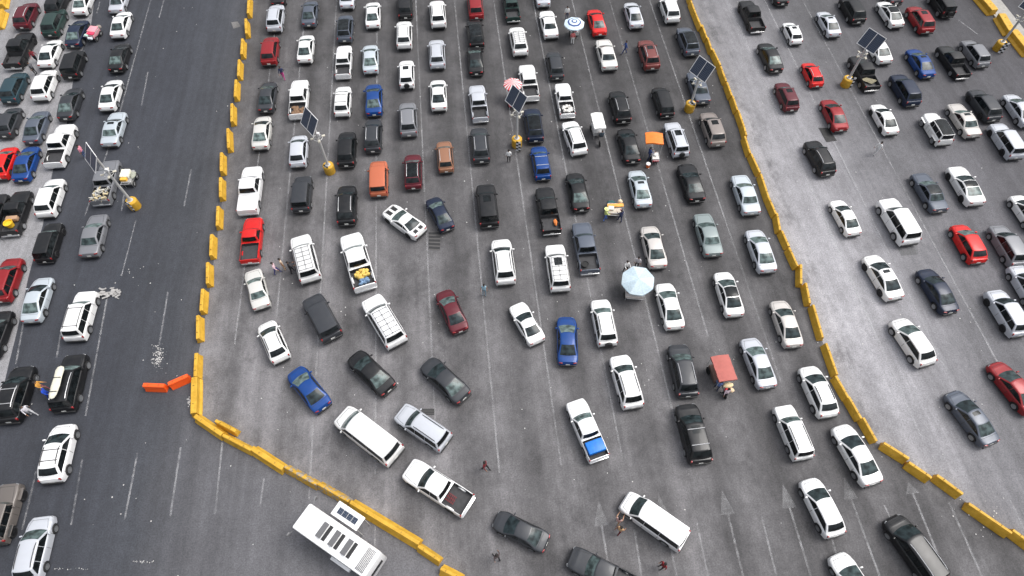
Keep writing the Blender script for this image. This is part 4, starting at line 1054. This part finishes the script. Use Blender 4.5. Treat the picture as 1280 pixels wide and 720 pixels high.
def goods(name, cat, label, root, pos, size, col, kind='box', group=None, rz=0, m=None):
    p = local(root, *pos); m = m or cloth(col)
    def f(bm):
        if kind == 'box': box(bm, (0, 0, size[2]/2), size, bev=min(size)*.12)
        elif kind == 'bag':
            vs = lump(bm, size, hash(name) % 99 if False else int(sum(size)*1000), .12); bmesh.ops.translate(bm, verts=vs, vec=(0, 0, size[2]*.28))
        elif kind == 'tub': lathe(bm, [(size[0]*.40, 0), (size[0]*.5, size[2]), (size[0]*.54, size[2]), (size[0]*.54, size[2]-.02), (size[0]*.46, size[2]-.03), (size[0]*.44, size[2]*.7), (.001, size[2]*.7)], 18)
        elif kind == 'tube': tube(bm, (-size[0]/2, 0, size[2]/2), (size[0]/2, 0, size[2]/2), size[2]/2, seg=12)
    o = link(name, mesh1(name, m, f, 45)); o.location = p; o.rotation_euler = (0, 0, root.rotation_euler.z+R(rz)); tag(o, label, cat, group); return o
RINGM = ring_mat()
umbrella(718, 27, 1.15, 'blue and white ringed umbrella left of the bright red sedan', [RINGM], hz=2.2)
c = cart(718, 38, .9, 1.2, (.60, .62, .60), 'white vendor cart below the blue ringed umbrella', 0)
goods('snack_box', 'box', 'red box of snacks on the cart below the blue ringed umbrella', c, (0, -.35, .86), (.5, .35, .22), (.55, .08, .08))
goods('cool_box', 'box', 'teal cool box on the cart below the blue ringed umbrella', c, (.1, .25, .86), (.6, .4, .3), (.12, .35, .36))
umbrella(641, 103, .98, 'red and white striped umbrella behind the middle solar panel', [cloth((.62, .05, .07)), cloth((.74, .72, .70))], hz=2.2, gore=1, n=8)
c = cart(640, 126, .85, 1.3, (.55, .10, .12), 'red vendor cart under the red and white striped umbrella', 10)
goods('flag_cloth', 'cloth', 'navy cloth with white on the red vendor cart', c, (-.05, -.1, .86), (.5, .4, .08), (.03, .04, .14))
goods('snack_box', 'box', 'white box on the lower end of the red vendor cart', c, (0, -.5, .86), (.55, .25, .2), (.7, .66, .64))
BLU = mat('pale_blue_canopy', (.42, .52, .58), .7, noise=.35, nscale=7)
umbrella(798, 349, 1.42, 'large pale blue patterned umbrella in the main queue', [BLU, mat('pale_blue_canopy_light', (.50, .60, .65), .7, noise=.3, nscale=9)], hz=2.2, gore=4, tilt=(4, -3))
c = cart(793, 366, 1.5, .9, (.62, .57, .53), 'white vendor table sticking out below the pale blue umbrella', -5, hz=.9)
goods('snack_box', 'box', 'brown box on the table under the pale blue umbrella', c, (-.5, -.1, .91), (.35, .25, .14), (.2, .12, .08))

def canopy(x, y, w_, l_, hz, m, label, rz, name='shade_canopy', cat='canopy', ridge=.12):
    p = at(x, y, hz); r = empty(name, (p.x, p.y, .012), R(rz)); tag(r, label, cat)
    def f(bm):
        nx, ny = 8, 10; g = []; rr = random.Random(3)
        for i in range(ny+1):
            row = []
            for jx in range(nx+1):
                u = jx/nx*2-1; v = i/ny*2-1
                row.append(bm.verts.new((u*w_/2, v*l_/2, hz+ridge*(1-abs(u)**1.5)+.03*math.sin(v*9+u*3)+rr.uniform(-.008, .008))))
            g.append(row)
        for a, b in zip(g, g[1:]):
            for k in range(nx): bm.faces.new((a[k], a[k+1], b[k+1], b[k]))
        be = [e for e in bm.edges if e.is_boundary]; ex = bmesh.ops.extrude_edge_only(bm, edges=be)
        bmesh.ops.translate(bm, verts=[v for v in ex['geom'] if isinstance(v, bmesh.types.BMVert)], vec=(0, 0, -.16))
    link('roof_sheet', mesh1('roof_sheet', m, f, 50), r)
    for sx in (-1, 1):
        for sy in (-1, 1): link('post', mesh1('canopy_post', POLE, lambda bm: tube(bm, (sx*(w_/2-.06), sy*(l_/2-.06), 0 if name == 'shade_canopy' else .5), (sx*(w_/2-.06), sy*(l_/2-.06), hz), .018, seg=6)), r)
    return r
canopy(818, 173, 1.7, 1.45, 2.0, mat('orange_tarp', (.80, .19, .02), .6, noise=.18, nscale=4), 'orange tarp canopy over a vendor stand beside the silver suv', -3)
c = cart(819, 196, .65, .9, (.66, .64, .60), 'white vendor cart below the orange canopy', 0)
goods('snack_box', 'box', 'red box on the near end of the cart by the orange canopy', c, (0, -.42, .5), (.6, .2, .2), (.55, .03, .05))
goods('foam_cups', 'cups', 'stack of white bags on the cart by the orange canopy', c, (0, .05, .86), (.5, .5, .3), (.74, .73, .70), 'bag')
g = at(810, 207, .2); e_ = empty('bucket_anchor', (g.x, g.y, .012))
bk = goods('bucket', 'bucket', 'orange bucket with a white lid on the ground by the orange canopy', e_, (0, 0, 0), (.42, .42, .42), (.75, .16, .03), 'tub'); bpy.data.objects.remove(e_)
link('lid', mesh1('bucket_lid', WHT, lambda bm: lathe(bm, [(.22, .43), (.22, .47), (.001, .49)], 18), 40), bk)
# snack stall
c = cart(768, 262, 1.25, 1.15, (.50, .45, .38), 'beige snack stall with an orange board between two queues', -4, hz=.9)
goods('sign_board', 'board', 'long orange board lying across the snack stall', c, (.05, .25, 1.0), (1.5, .35, .08), (.72, .36, .08), rz=6)
goods('tarp_bundle', 'tarp', 'dark green tarp bundle at the far end of the snack stall', c, (-.25, .85, .4), (.85, .65, .5), (.03, .09, .09), 'bag')
goods('snack_bag', 'bag', 'cream bag of snacks at the upper right of the snack stall', c, (.5, .75, .9), (.45, .4, .4), (.70, .56, .38), 'bag')
goods('snack_box', 'box', 'white box on the left of the snack stall', c, (-.35, -.1, .91), (.5, .4, .2), (.72, .70, .62))
goods('flower_bunch', 'flowers', 'pink bunch hanging off the right side of the snack stall', c, (.62, -.15, .7), (.3, .3, .3), (.55, .04, .16), 'bag')
# red-roofed vendor tricycle
def tricycle(x, y, w_, l_, hz, m, label, rz, body_col, name='vendor_tricycle'):
    r = canopy(x, y, w_, l_, hz, m, label, rz, name, 'tricycle', ridge=.07)
    link('cargo_box', mesh1('cargo_box', cloth(body_col), lambda bm: (box(bm, (0, .15, .62), (w_-.25, l_-.7, .45), bev=.03)), 40), r)
    link('frame', mesh1('trike_frame', BLACK, lambda bm: [tube(bm, a, b, .028, seg=7) for a, b in (((0, -l_/2+.2, .45), (0, -l_/2-.55, .38)), ((0, -l_/2+.2, .45), (0, -l_/2-.05, .95)), ((-w_/2+.1, l_/2-.5, .35), (w_/2-.1, l_/2-.5, .35)), ((-.25, -l_/2+.15, 1.02), (.25, -l_/2+.15, 1.02)))]), r)
    link('saddle', mesh1('trike_saddle', BLACK, lambda bm: box(bm, (0, -l_/2-.08, .97), (.2, .3, .07), bev=.02), 40), r)
    for px_, py_ in ((-w_/2+.05, l_/2-.5), (w_/2-.05, l_/2-.5), (0, -l_/2-.55)):
        def f(bm):
            lathe(bm, [(.24, -.04), (.31, -.04), (.33, 0), (.31, .04), (.24, .04), (.24, -.04)], 18); bmesh.ops.rotate(bm, verts=bm.verts, cent=(0, 0, 0), matrix=Matrix.Rotation(math.pi/2, 3, 'Y'))
        wo = link('wheel', mesh1('trike_wheel', TYRE, f, 40), r, loc=(px_, py_, .33))
        link('spokes', mesh1('spokes', SILV, lambda bm: [tube(bm, (0, .24*math.cos(k*math.pi/4), .24*math.sin(k*math.pi/4)), (0, -.24*math.cos(k*math.pi/4), -.24*math.sin(k*math.pi/4)), .008, seg=5) for k in range(4)]), wo)
    return r
t = tricycle(905, 460, 1.45, 2.15, 1.95, mat('faded_red_tarp', (.40, .11, .09), .7, noise=.22, nscale=3), 'vendor tricycle with a faded red roof between the charcoal suv and silver sedan', math.degrees(LA)+3, (.16, .10, .08))
goods('snack_bag', 'bag', 'larger cream bag hanging at the rear of the red-roofed tricycle', t, (.18, -1.15, 1.05), (.8, .45, .4), (.74, .60, .36), 'bag')
goods('snack_bag', 'bag', 'smaller cream bag lowest at the rear of the red-roofed tricycle', t, (.42, -1.5, .75), (.45, .4, .4), (.74, .55, .36), 'bag')
goods('cloth_bundle', 'cloth', 'bright red cloth at the rear of the red-roofed tricycle', t, (-.02, -1.45, .85), (.3, .3, .4), (.55, .01, .03), 'bag')
t = tricycle(748, 151, 1.15, 2.15, 1.9, mat('white_tarp', (.78, .78, .76), .7, noise=.08), 'vendor tricycle with a white roof left of the black suv', math.degrees(LA)+1, (.4, .4, .4))
person(752, 171, 'person in dark clothes riding the white-roofed tricycle', (.05, .07, .09), blk, 'sit', math.degrees(LA), z=.12)
# pink stall
c = cart(116, 41, .95, 1.5, (.55, .27, .30), 'vendor cart draped in pink cloth right of the navy sedan', -8)
goods('towel_stack', 'towels', 'pale pink towels spread over the pink vendor cart', c, (-.05, .3, .87), (.95, .95, .10), (.68, .28, .32))
goods('towel_stack', 'towels', 'bright red patterned towel hanging from the pink vendor cart', c, (.1, -.45, .87), (.8, .45, .12), (.60, .04, .10))
goods('snack_box', 'box', 'white and blue box at the bottom of the pink vendor cart', c, (.2, -1.0, .6), (.5, .25, .2), (.72, .76, .82))
goods('snack_box', 'box', 'green and white box left of the red patterned towel', c, (-.3, -.75, .75), (.4, .3, .2), (.45, .62, .55))
goods('cloth_bundle', 'cloth', 'brown grey bundle at the top end of the pink vendor cart', c, (.35, .9, .7), (.6, .5, .4), (.24, .21, .18), 'bag')
# ice cart beside the scrap pickup
c = cart(161, 222, .85, 1.5, (.30, .30, .29), 'grey vendor cart carrying a yellow and white box beside the loaded grey pickup', 3)
goods('ice_box', 'box', 'tall white box with a yellow front on the grey cart', c, (-.18, .15, .86), (.8, .95, .35), (.78, .76, .62))
goods('ice_box', 'box', 'amber yellow box at the near end of the grey cart', c, (-.22, -.45, .80), (.6, .35, .3), (.75, .42, .06))
goods('snack_bag', 'bag', 'grey bags at the right side of the grey cart', c, (.5, .1, .8), (.5, .9, .35), (.32, .33, .27), 'bag')

# ------------------------------------------------------------ loads on the vehicles
def find(look, n=0): return [k for k in CARS if k[1] == look][n][0]
def load(look, *a, n=0, **k): return goods(a[0], a[1], a[2], find(look, n), *a[3:], **k)
load('black pickup with a yellow tub in its bed', 'plastic_tub', 'tub', 'yellow tub in the bed of the black pickup at left', (.0, -1.6, .72), (.75, .75, .5), (.75, .45, .02), 'tub')
load('black pickup with a yellow tub in its bed', 'cardboard_box', 'box', 'brown boxes ahead of the yellow tub in the black pickup', (.05, -.95, .72), (1.0, .45, .4), (.38, .24, .15))
rr = random.Random(5)
def scrap(bm):
    for i in range(70):
        x, y, z = rr.uniform(-.68, .68), rr.uniform(-.75, .75), rr.uniform(.05, .55)
        box(bm, (x, y, z), (rr.uniform(.08, .5), rr.uniform(.05, .2), rr.uniform(.03, .14)), rz=rr.uniform(0, 3), rx=rr.uniform(-.6, .6), mi=i % 3)
k = find('grey pickup loaded with scrap'); o = link('scrap_heap', mesh1('scrap_heap', [cloth((.50, .48, .42)), cloth((.32, .33, .34)), cloth((.55, .46, .28))], scrap)); o.location = local(k, 0, -1.85, .75); o.rotation_euler = k.rotation_euler; tag(o, 'heap of pale scrap filling the bed of the grey pickup', 'scrap')
def heap(name, root, pos, sz, m, label, cat, seed=1):
    def f(bm):
        for q in range(22):
            r_ = random.Random(seed*31+q); vs = lump(bm, (sz[0]*r_.uniform(.2, .38), sz[1]*r_.uniform(.2, .36), sz[2]*r_.uniform(.6, 1.1)), seed*7+q, .2)
            bmesh.ops.translate(bm, verts=vs, vec=(r_.uniform(-.38, .38)*sz[0], r_.uniform(-.4, .4)*sz[1], sz[2]*.25))
    o = link(name, mesh1(name, m, f, 60)); o.location = local(root, *pos); o.rotation_euler = root.rotation_euler; tag(o, label, cat); return o
heap('dirt_heap', find('white pickup with dirt in its bed'), (0, -1.9, .72), (1.5, 1.5, .16), mat('brown_dirt', (.20, .12, .07), .9, noise=.5, nscale=4), 'thin heap of brown dirt in the bed of the white pickup', 'dirt', 2)
heap('yellow_cargo', find('white pickup with yellow cargo'), (0, -1.6, .8), (1.4, 1.0, .55), cloth((.68, .48, .12)), 'pile of yellow sacks in the bed of the white pickup', 'sacks', 3)
heap('blue_cargo', find('white pickup with yellow cargo'), (.05, -2.35, .8), (1.0, .6, .5), cloth((.22, .34, .50)), 'pale blue bag behind the yellow sacks in the same pickup bed', 'bag', 4)
load('white pickup with a blue bundle in its bed', 'tarp_bundle', 'tarp', 'bright blue tarp bundle in the bed of a white pickup', (0, -1.55, .72), (1.35, .95, .5), (.01, .20, .75), 'box', m=mat('blue_tarp', (.01, .17, .62), .45, noise=.4, nscale=3, bump=.8))
heap('white_sacks', find('white pickup with white sacks in its bed'), (0, -1.5, .72), (1.2, 1.1, .35), cloth((.68, .66, .62)), 'white sacks in the bed of the white pickup', 'sacks', 6)
load('black pickup with an orange bag in its bed', 'cargo_bag', 'bag', 'orange bag in the bed of the black pickup', (.45, -1.6, .72), (.35, .8, .3), (.60, .18, .04), 'bag')
def planks(bm):
    for i in range(5): box(bm, (-.3+i*.14, i*.05, .05+.02*i), (.10, 1.2, .03), rz=.9+i*.05)
k = find('black pickup with planks in its bed'); o = link('plank_stack', mesh1('planks', cloth((.30, .27, .18)), planks)); o.location = local(k, 0, -1.5, .72); o.rotation_euler = k.rotation_euler; tag(o, 'few short planks in the bed of the black pickup at right', 'planks')
def grid(bm):
    for i in range(6): tube(bm, (-.5, -.3+i*.14, .12), (.1, -.25+i*.14, .12), .018, seg=6)
    for i in range(3): tube(bm, (-.45+i*.25, -.35, .14), (-.42+i*.25, .5, .14), .018, seg=6)
k = find('white pickup with a black bed'); o = link('red_rods', mesh1('red_rods', cloth((.22, .03, .035)), grid)); o.location = local(k, 0, -1.35, .72); o.rotation_euler = k.rotation_euler; tag(o, 'red metal rods at the front of the black pickup bed', 'rods')
k = find('slate grey pickup'); goods('spare_tyre', 'tyre', 'black tyre lying in the bed of the slate grey pickup', k, (-.35, -1.9, .72), (.6, .6, .2), (.02, .02, .02), 'tub')
# wrapped boards on the roof of the black suv
k = find('black suv with a white bundle on its roof')
def board(bm):
    lathe(bm, [(.02, -1.35), (.17, -1.28), (.26, -1.0), (.30, -.3), (.28, .5), (.30, 1.0), (.22, 1.28), (.03, 1.38)], 14)
    for v in bm.verts: v.co = Vector((v.co.x*1.12+random.uniform(-.015, .015), v.co.z, v.co.y*.5+.12))
o = link('wrapped_bundle', mesh1('wrapped_bundle', cloth((.62, .60, .50)), board, 60)); o.location = local(k, -.15, -.55, 1.88); o.rotation_euler = (0, 0, k.rotation_euler.z-.03); tag(o, 'long cream wrapped bundle strapped on the roof of a black suv', 'bundle')
for y_ in (.35, -.8): link('strap', mesh1('strap', BLACK, lambda bm: box(bm, (0, y_, .27), (.62, .05, .06), bev=.01)), o)

# ------------------------------------------------------------ bus and the solar shade beside it
ZB = 3.0
ca, cb, cc = at(387, 628, ZB), at(364, 659, ZB), at(477, 690, ZB)
fwd = (ca+cb)/2; dirv = (ca-cc); bl = dirv.length; dirv.normalize(); bw = (ca-cb).length
ctr = (cb+cc)/2; rzb = math.atan2(-dirv.x, dirv.y)
bus = empty('white_bus', (ctr.x, ctr.y, .012), rzb); tag(bus, 'white bus with three open roof hatches below the slanted barriers', 'bus')
WHP = mat('white_bus_paint', (.80, .80, .80), .35, coat=.4, noise=.05); GRY = mat('grey_grille', (.16, .16, .165), .6)
def busbody(bm):
    box(bm, (0, 0, 1.7), (bw, bl, 2.6), bev=.14)
    box(bm, (0, 0, 3.03), (bw-.5, bl-.5, .06), bev=.02)
link('body', mesh1('bus_body', WHP, busbody, 40), bus)
link('windshield', mesh1('bus_ws', GLASSG, lambda bm: box(bm, (0, bl/2+.0, 2.05), (bw-.35, .05, 1.1), bev=.02), 40), bus)
link('rear_window', mesh1('bus_rw', GLASS, lambda bm: box(bm, (0, -bl/2, 1.5), (bw-.7, .04, .6), bev=.02), 40), bus)
for s_ in (-1, 1):
    for i in range(5): link('side_window', mesh1('bus_sw', GLASS, lambda bm: box(bm, (s_*bw/2, bl/2-1.3-i*1.15*(bl/7.3), 2.15), (.04, .95*(bl/7.3), .75), bev=.01), 40), bus)
    link('mirror', mesh1('bus_mirror', GRY, lambda bm: (tube(bm, (s_*bw/2, bl/2-.1, 2.4), (s_*(bw/2+.45), bl/2+.1, 2.45), .03, seg=6), box(bm, (s_*(bw/2+.45), bl/2+.1, 2.25), (.24, .12, .45), bev=.03)), 40), bus)
    for y_ in (bl*.28, -bl*.28):
        def f(bm):
            lathe(bm, [(.2, -.14), (.45, -.14), (.48, -.1), (.48, .1), (.45, .14), (.2, .14), (.2, -.14)], 20); bmesh.ops.rotate(bm, verts=bm.verts, cent=(0, 0, 0), matrix=Matrix.Rotation(math.pi/2, 3, 'Y'))
        wo = link('wheel', mesh1('bus_wheel', TYRE, f, 40), bus, loc=(s_*(bw/2-.12), y_, .48)); 
        link('rim', mesh1('bus_rim', RIM, lambda bm: (lathe(bm, [(.2, -.12), (.05, -.15), (.05, .15), (.2, .12)], 16), bmesh.ops.rotate(bm, verts=bm.verts, cent=(0, 0, 0), matrix=Matrix.Rotation(math.pi/2, 3, 'Y'))), 40), wo)
for i in range(3):
    y_ = bl*(.17-.17*i)-.1
    h_ = link('roof_hatch', mesh1('roof_hatch', BLACK, lambda bm: box(bm, (.0, y_-.22, 3.075), (bw*.56, .26, .05))), bus)
    link('hatch_lid', mesh1('hatch_lid', GRY, lambda bm: box(bm, (.0, y_+.16, 3.20), (bw*.56, .48, .035), rx=R(-24))), h_)
for i in range(6): link('roof_slat', mesh1('roof_slat', GRY, lambda bm: box(bm, (0, -bl/2+.30+i*.105, 3.085), (bw-.35, .05, .05))), bus)
link('side_step', mesh1('side_step', WHP, lambda bm: box(bm, (-bw/2-.12, -bl*.12, 1.2), (.25, bl*.26, .35), bev=.03), 40), bus)
c1, c2, c3 = at(425, 626, 2.4), at(457, 647.5, 2.4), at(413, 642, 2.4)
dl = (c2-c1); ln_ = dl.length; dl.normalize(); wd_ = (c3-c1).length; cm = (c2+c3)/2
aw = empty('shade_canopy', (cm.x, cm.y, .012), math.atan2(dl.y, dl.x)); tag(aw, 'small white shade roof with four solar panels between bus and barriers', 'shade roof')
link('roof', mesh1('shade_roof', WHP, lambda bm: box(bm, (0, 0, 2.4), (ln_, wd_, .08), bev=.02), 40), aw)
for i in range(4): link('solar_panel', mesh1('small_pv', PVM, lambda bm: box(bm, (-ln_*.27+i*ln_*.18, -wd_*.02, 2.46), (ln_*.165, wd_*.42, .03))), aw)
for s1 in (-1, 1):
    for s2_ in (-1, 1): link('post', mesh1('shade_post', POLE, lambda bm: tube(bm, (s1*(ln_/2-.1), s2_*(wd_/2-.1), 0), (s1*(ln_/2-.1), s2_*(wd_/2-.1), 2.36), .03, seg=8)), aw)

# ------------------------------------------------------------ drains, litter
def drain(pts, label, n=5, pit=(.085, .082, .08), group='drain grates'):
    P_ = [at(*p) for p in pts]; c = sum(P_, Vector())/4
    def f(bm):
        for i in range(n):
            t0 = (i+.12)/n; t1 = (i+.72)/n
            a = P_[0].lerp(P_[3], t0)-c; b = P_[1].lerp(P_[2], t0)-c; d = P_[1].lerp(P_[2], t1)-c; e = P_[0].lerp(P_[3], t1)-c
            q = [bm.verts.new((v.x, v.y, .012)) for v in (a, b, d, e)]; w2 = [bm.verts.new((v.x, v.y, .035)) for v in (a, b, d, e)]
            bm.faces.new(w2)
            for k in range(4): bm.faces.new((q[k], q[(k+1) % 4], w2[(k+1) % 4], w2[k]))
    o = link('drain_grate', mesh1('drain_grate', BLACK, f)); o.location = (c.x, c.y, 0); tag(o, label, 'drain grate', group)
    link('pit', mesh1('drain_pit', cloth(pit), lambda bm: bm.faces.new([bm.verts.new((v.x-c.x, v.y-c.y, .021)) for v in P_])), o)
drain(((536, 290), (551, 290), (550, 313), (536, 312)), 'black barred drain grate below the navy sedan', 5)
drain(((526, 511), (543, 511), (543, 519), (530, 519)), 'barred drain grate half under the silver suv near the vans', 4)
drain(((1023, 160), (1035, 160), (1046, 176), (1033, 178)), 'dark drain grate above the black suv on the pale pavement', 10, (.03, .03, .03))
for nm, pts, col in (('asphalt_patch', ((1120, 305), (1146, 303), (1148, 318), (1126, 320)), (.12, .12, .125)), ('asphalt_patch', ((289, 28), (297, 27), (301, 33), (292, 36)), (.14, .135, .13))):
    pz = [at(*p) for p in pts]; bm = bmesh.new(); bm.faces.new([bm.verts.new((v.x, v.y, .016)) for v in pz]); tag(link(nm, finish(bm, nm, road_mat(nm, col, streak=.05))), kind='structure')
rr = random.Random(11); bm = bmesh.new()
def flake(p, s):
    a = rr.uniform(0, 6.28); n_ = 5; vs = []
    for i in range(n_): vs.append(bm.verts.new((p.x+s*rr.uniform(.5, 1)*math.cos(a+i*6.28/n_), p.y+s*rr.uniform(.5, 1)*math.sin(a+i*6.28/n_), .022+rr.uniform(0, s*.5))))
    c_ = bm.verts.new((p.x, p.y, .02+s*.5))
    for i in range(n_): bm.faces.new((vs[i], vs[(i+1) % n_], c_))
for i in range(360):
    flake(uv(rr.uniform(-52, 62), 4+rr.random()**1.3*68), rr.uniform(.02, .075))
for x, y in ((136, 366), (199, 455), (150, 345), (190, 340), (420, 380), (735, 95), (740, 270), (660, 330), (1150, 400), (1210, 400), (880, 120), (905, 437), (175, 74), (665, 175), (1240, 640), (1210, 648), (1226, 664)):
    for q in range(5): flake(at(x+rr.gauss(0, 14), y+rr.gauss(0, 12)), rr.uniform(.025, .08))
for i in range(170):
    flake(at(199+rr.gauss(0, 3.6), 445+rr.gauss(0, 7)), rr.uniform(.015, .06))
for i in range(26): flake(at(rr.choice((236, 237))+rr.gauss(0, 1), 501+rr.gauss(0, 2.2)), rr.uniform(.03, .09))
for i in range(24): flake(at(176+rr.gauss(0, 10), 702+rr.gauss(0, .8)), rr.uniform(.02, .05))
for i in range(16): flake(at(88+rr.gauss(0, 9), 711+rr.gauss(0, .8)), rr.uniform(.02, .05))
o = link('scattered_litter', finish(bm, 'litter', mat('pale_paper', (.55, .54, .52), .8))); tag(o, kind='stuff')
bm = bmesh.new(); ctr_ = at(136, 367)
for i in range(46):
    p = at(124+rr.random()**.8*26, 367+rr.gauss(0, 2.6))-ctr_
    box(bm, (p.x, p.y, .06+rr.uniform(0, .12)), (rr.uniform(.15, .5), rr.uniform(.06, .2), .04), rz=rr.uniform(-.5, .8), rx=rr.uniform(-.5, .5))
o = link('rubbish_pile', finish(bm, 'rubbish_pile', cloth((.36, .35, .34)))); o.location = (ctr_.x, ctr_.y, .012); tag(o, 'pile of pale torn rubbish on the road right of the white suv front', 'rubbish')

# ------------------------------------------------------------ labels of the vehicles: its look, then what stands next to it
def label_cars():
    import itertools
    def short(s):
        for k in (' with', ' loaded', ' turned'): s = s.split(k)[0]
        return s
    LM = [('lamp post', at(170, 259)), ('lamp post', at(413, 215)), ('lamp post', at(646, 182)), ('lamp post', at(861, 138)), ('lamp post', at(1056, 107)), ('lamp post', at(1246, 62)),
          ('blue ringed umbrella', at(718, 30)), ('striped red umbrella', at(640, 112)), ('pale blue umbrella', at(797, 358)), ('orange canopy', at(817, 185)), ('snack stall', at(768, 265)), ('red-roofed tricycle', at(905, 470)), ('white-roofed tricycle', at(748, 160)), ('pink vendor cart', at(117, 44)), ('white bus', at(420, 680))]
    pts = [(short(l), p, False) for r, l, p, k in CARS]+[(n_, p, True) for n_, p in LM]
    rel = []
    for i, (r, l, p, k) in enumerate(CARS):
        u, v = u_of(p), v_of(p); best = {}
        for jn, (nm, q, lm) in enumerate(pts):
            if jn == i: continue
            du, dv = u_of(q)-u, v_of(q)-v
            for key, ok, dist in (('behind the', dv > 0 and abs(du) < 2.4, dv), ('ahead of the', dv < 0 and abs(du) < 2.4, -dv), ('left of the', du > 1.5 and abs(dv) < 3.6, du+abs(dv)*.6), ('right of the', du < -1.5 and abs(dv) < 3.6, -du+abs(dv)*.6)):
                if ok and dist < 14 and (key not in best or dist < best[key][0]): best[key] = (dist, nm)
        rel.append({k_: v_[1] for k_, v_ in best.items()})
    cnt = {}
    for l in [short(c[1]) for c in CARS]: cnt[l] = cnt.get(l, 0)+1
    KEY = ('behind the', 'ahead of the', 'left of the', 'right of the')
    def zone(p): return 'left' if u_of(p) < -23.5 else ('right' if u_of(p) > 28.5 else 'main')
    used = set()
    for i, (r, l, p, k) in enumerate(CARS):
        cands = []
        for n_ in (2, 1, 3):
            if cands and n_ != 1: break
            if cands and n_ == 1: break
            for combo in itertools.combinations([q for q in KEY if q in rel[i]], n_):
                for z in (False, True):
                    same = [j for j in range(len(CARS)) if j != i and CARS[j][1] == l and all(rel[j].get(q) == rel[i][q] for q in combo) and (not z or zone(CARS[j][2]) == zone(p))]
                    if not same:
                        txt = l+(' in the %s lanes' % zone(p) if z else '')+' '+' and '.join('%s %s' % (q, rel[i][q]) for q in combo)
                        nw = len(txt.split())
                        if nw <= 16: cands.append((sum(cnt.get(rel[i][q], 1) for q in combo)/len(combo)*.3+nw, txt))
        cands.sort()
        txt = cands[0][1] if cands else l+' at the %s edge' % zone(p)
        if txt in used: print('DUP LABEL', txt)
        if not cands: print('NO CAND', l, rel[i])
        used.add(txt); r['label'] = txt
label_cars()
GR = {}
for r, l, p, k in CARS: r['group'] = ('vehicles queueing in the left lanes' if u_of(p) < -23.5 else 'vehicles queueing in the right lanes' if u_of(p) > 28.5 else 'vehicles queueing in the main lanes')
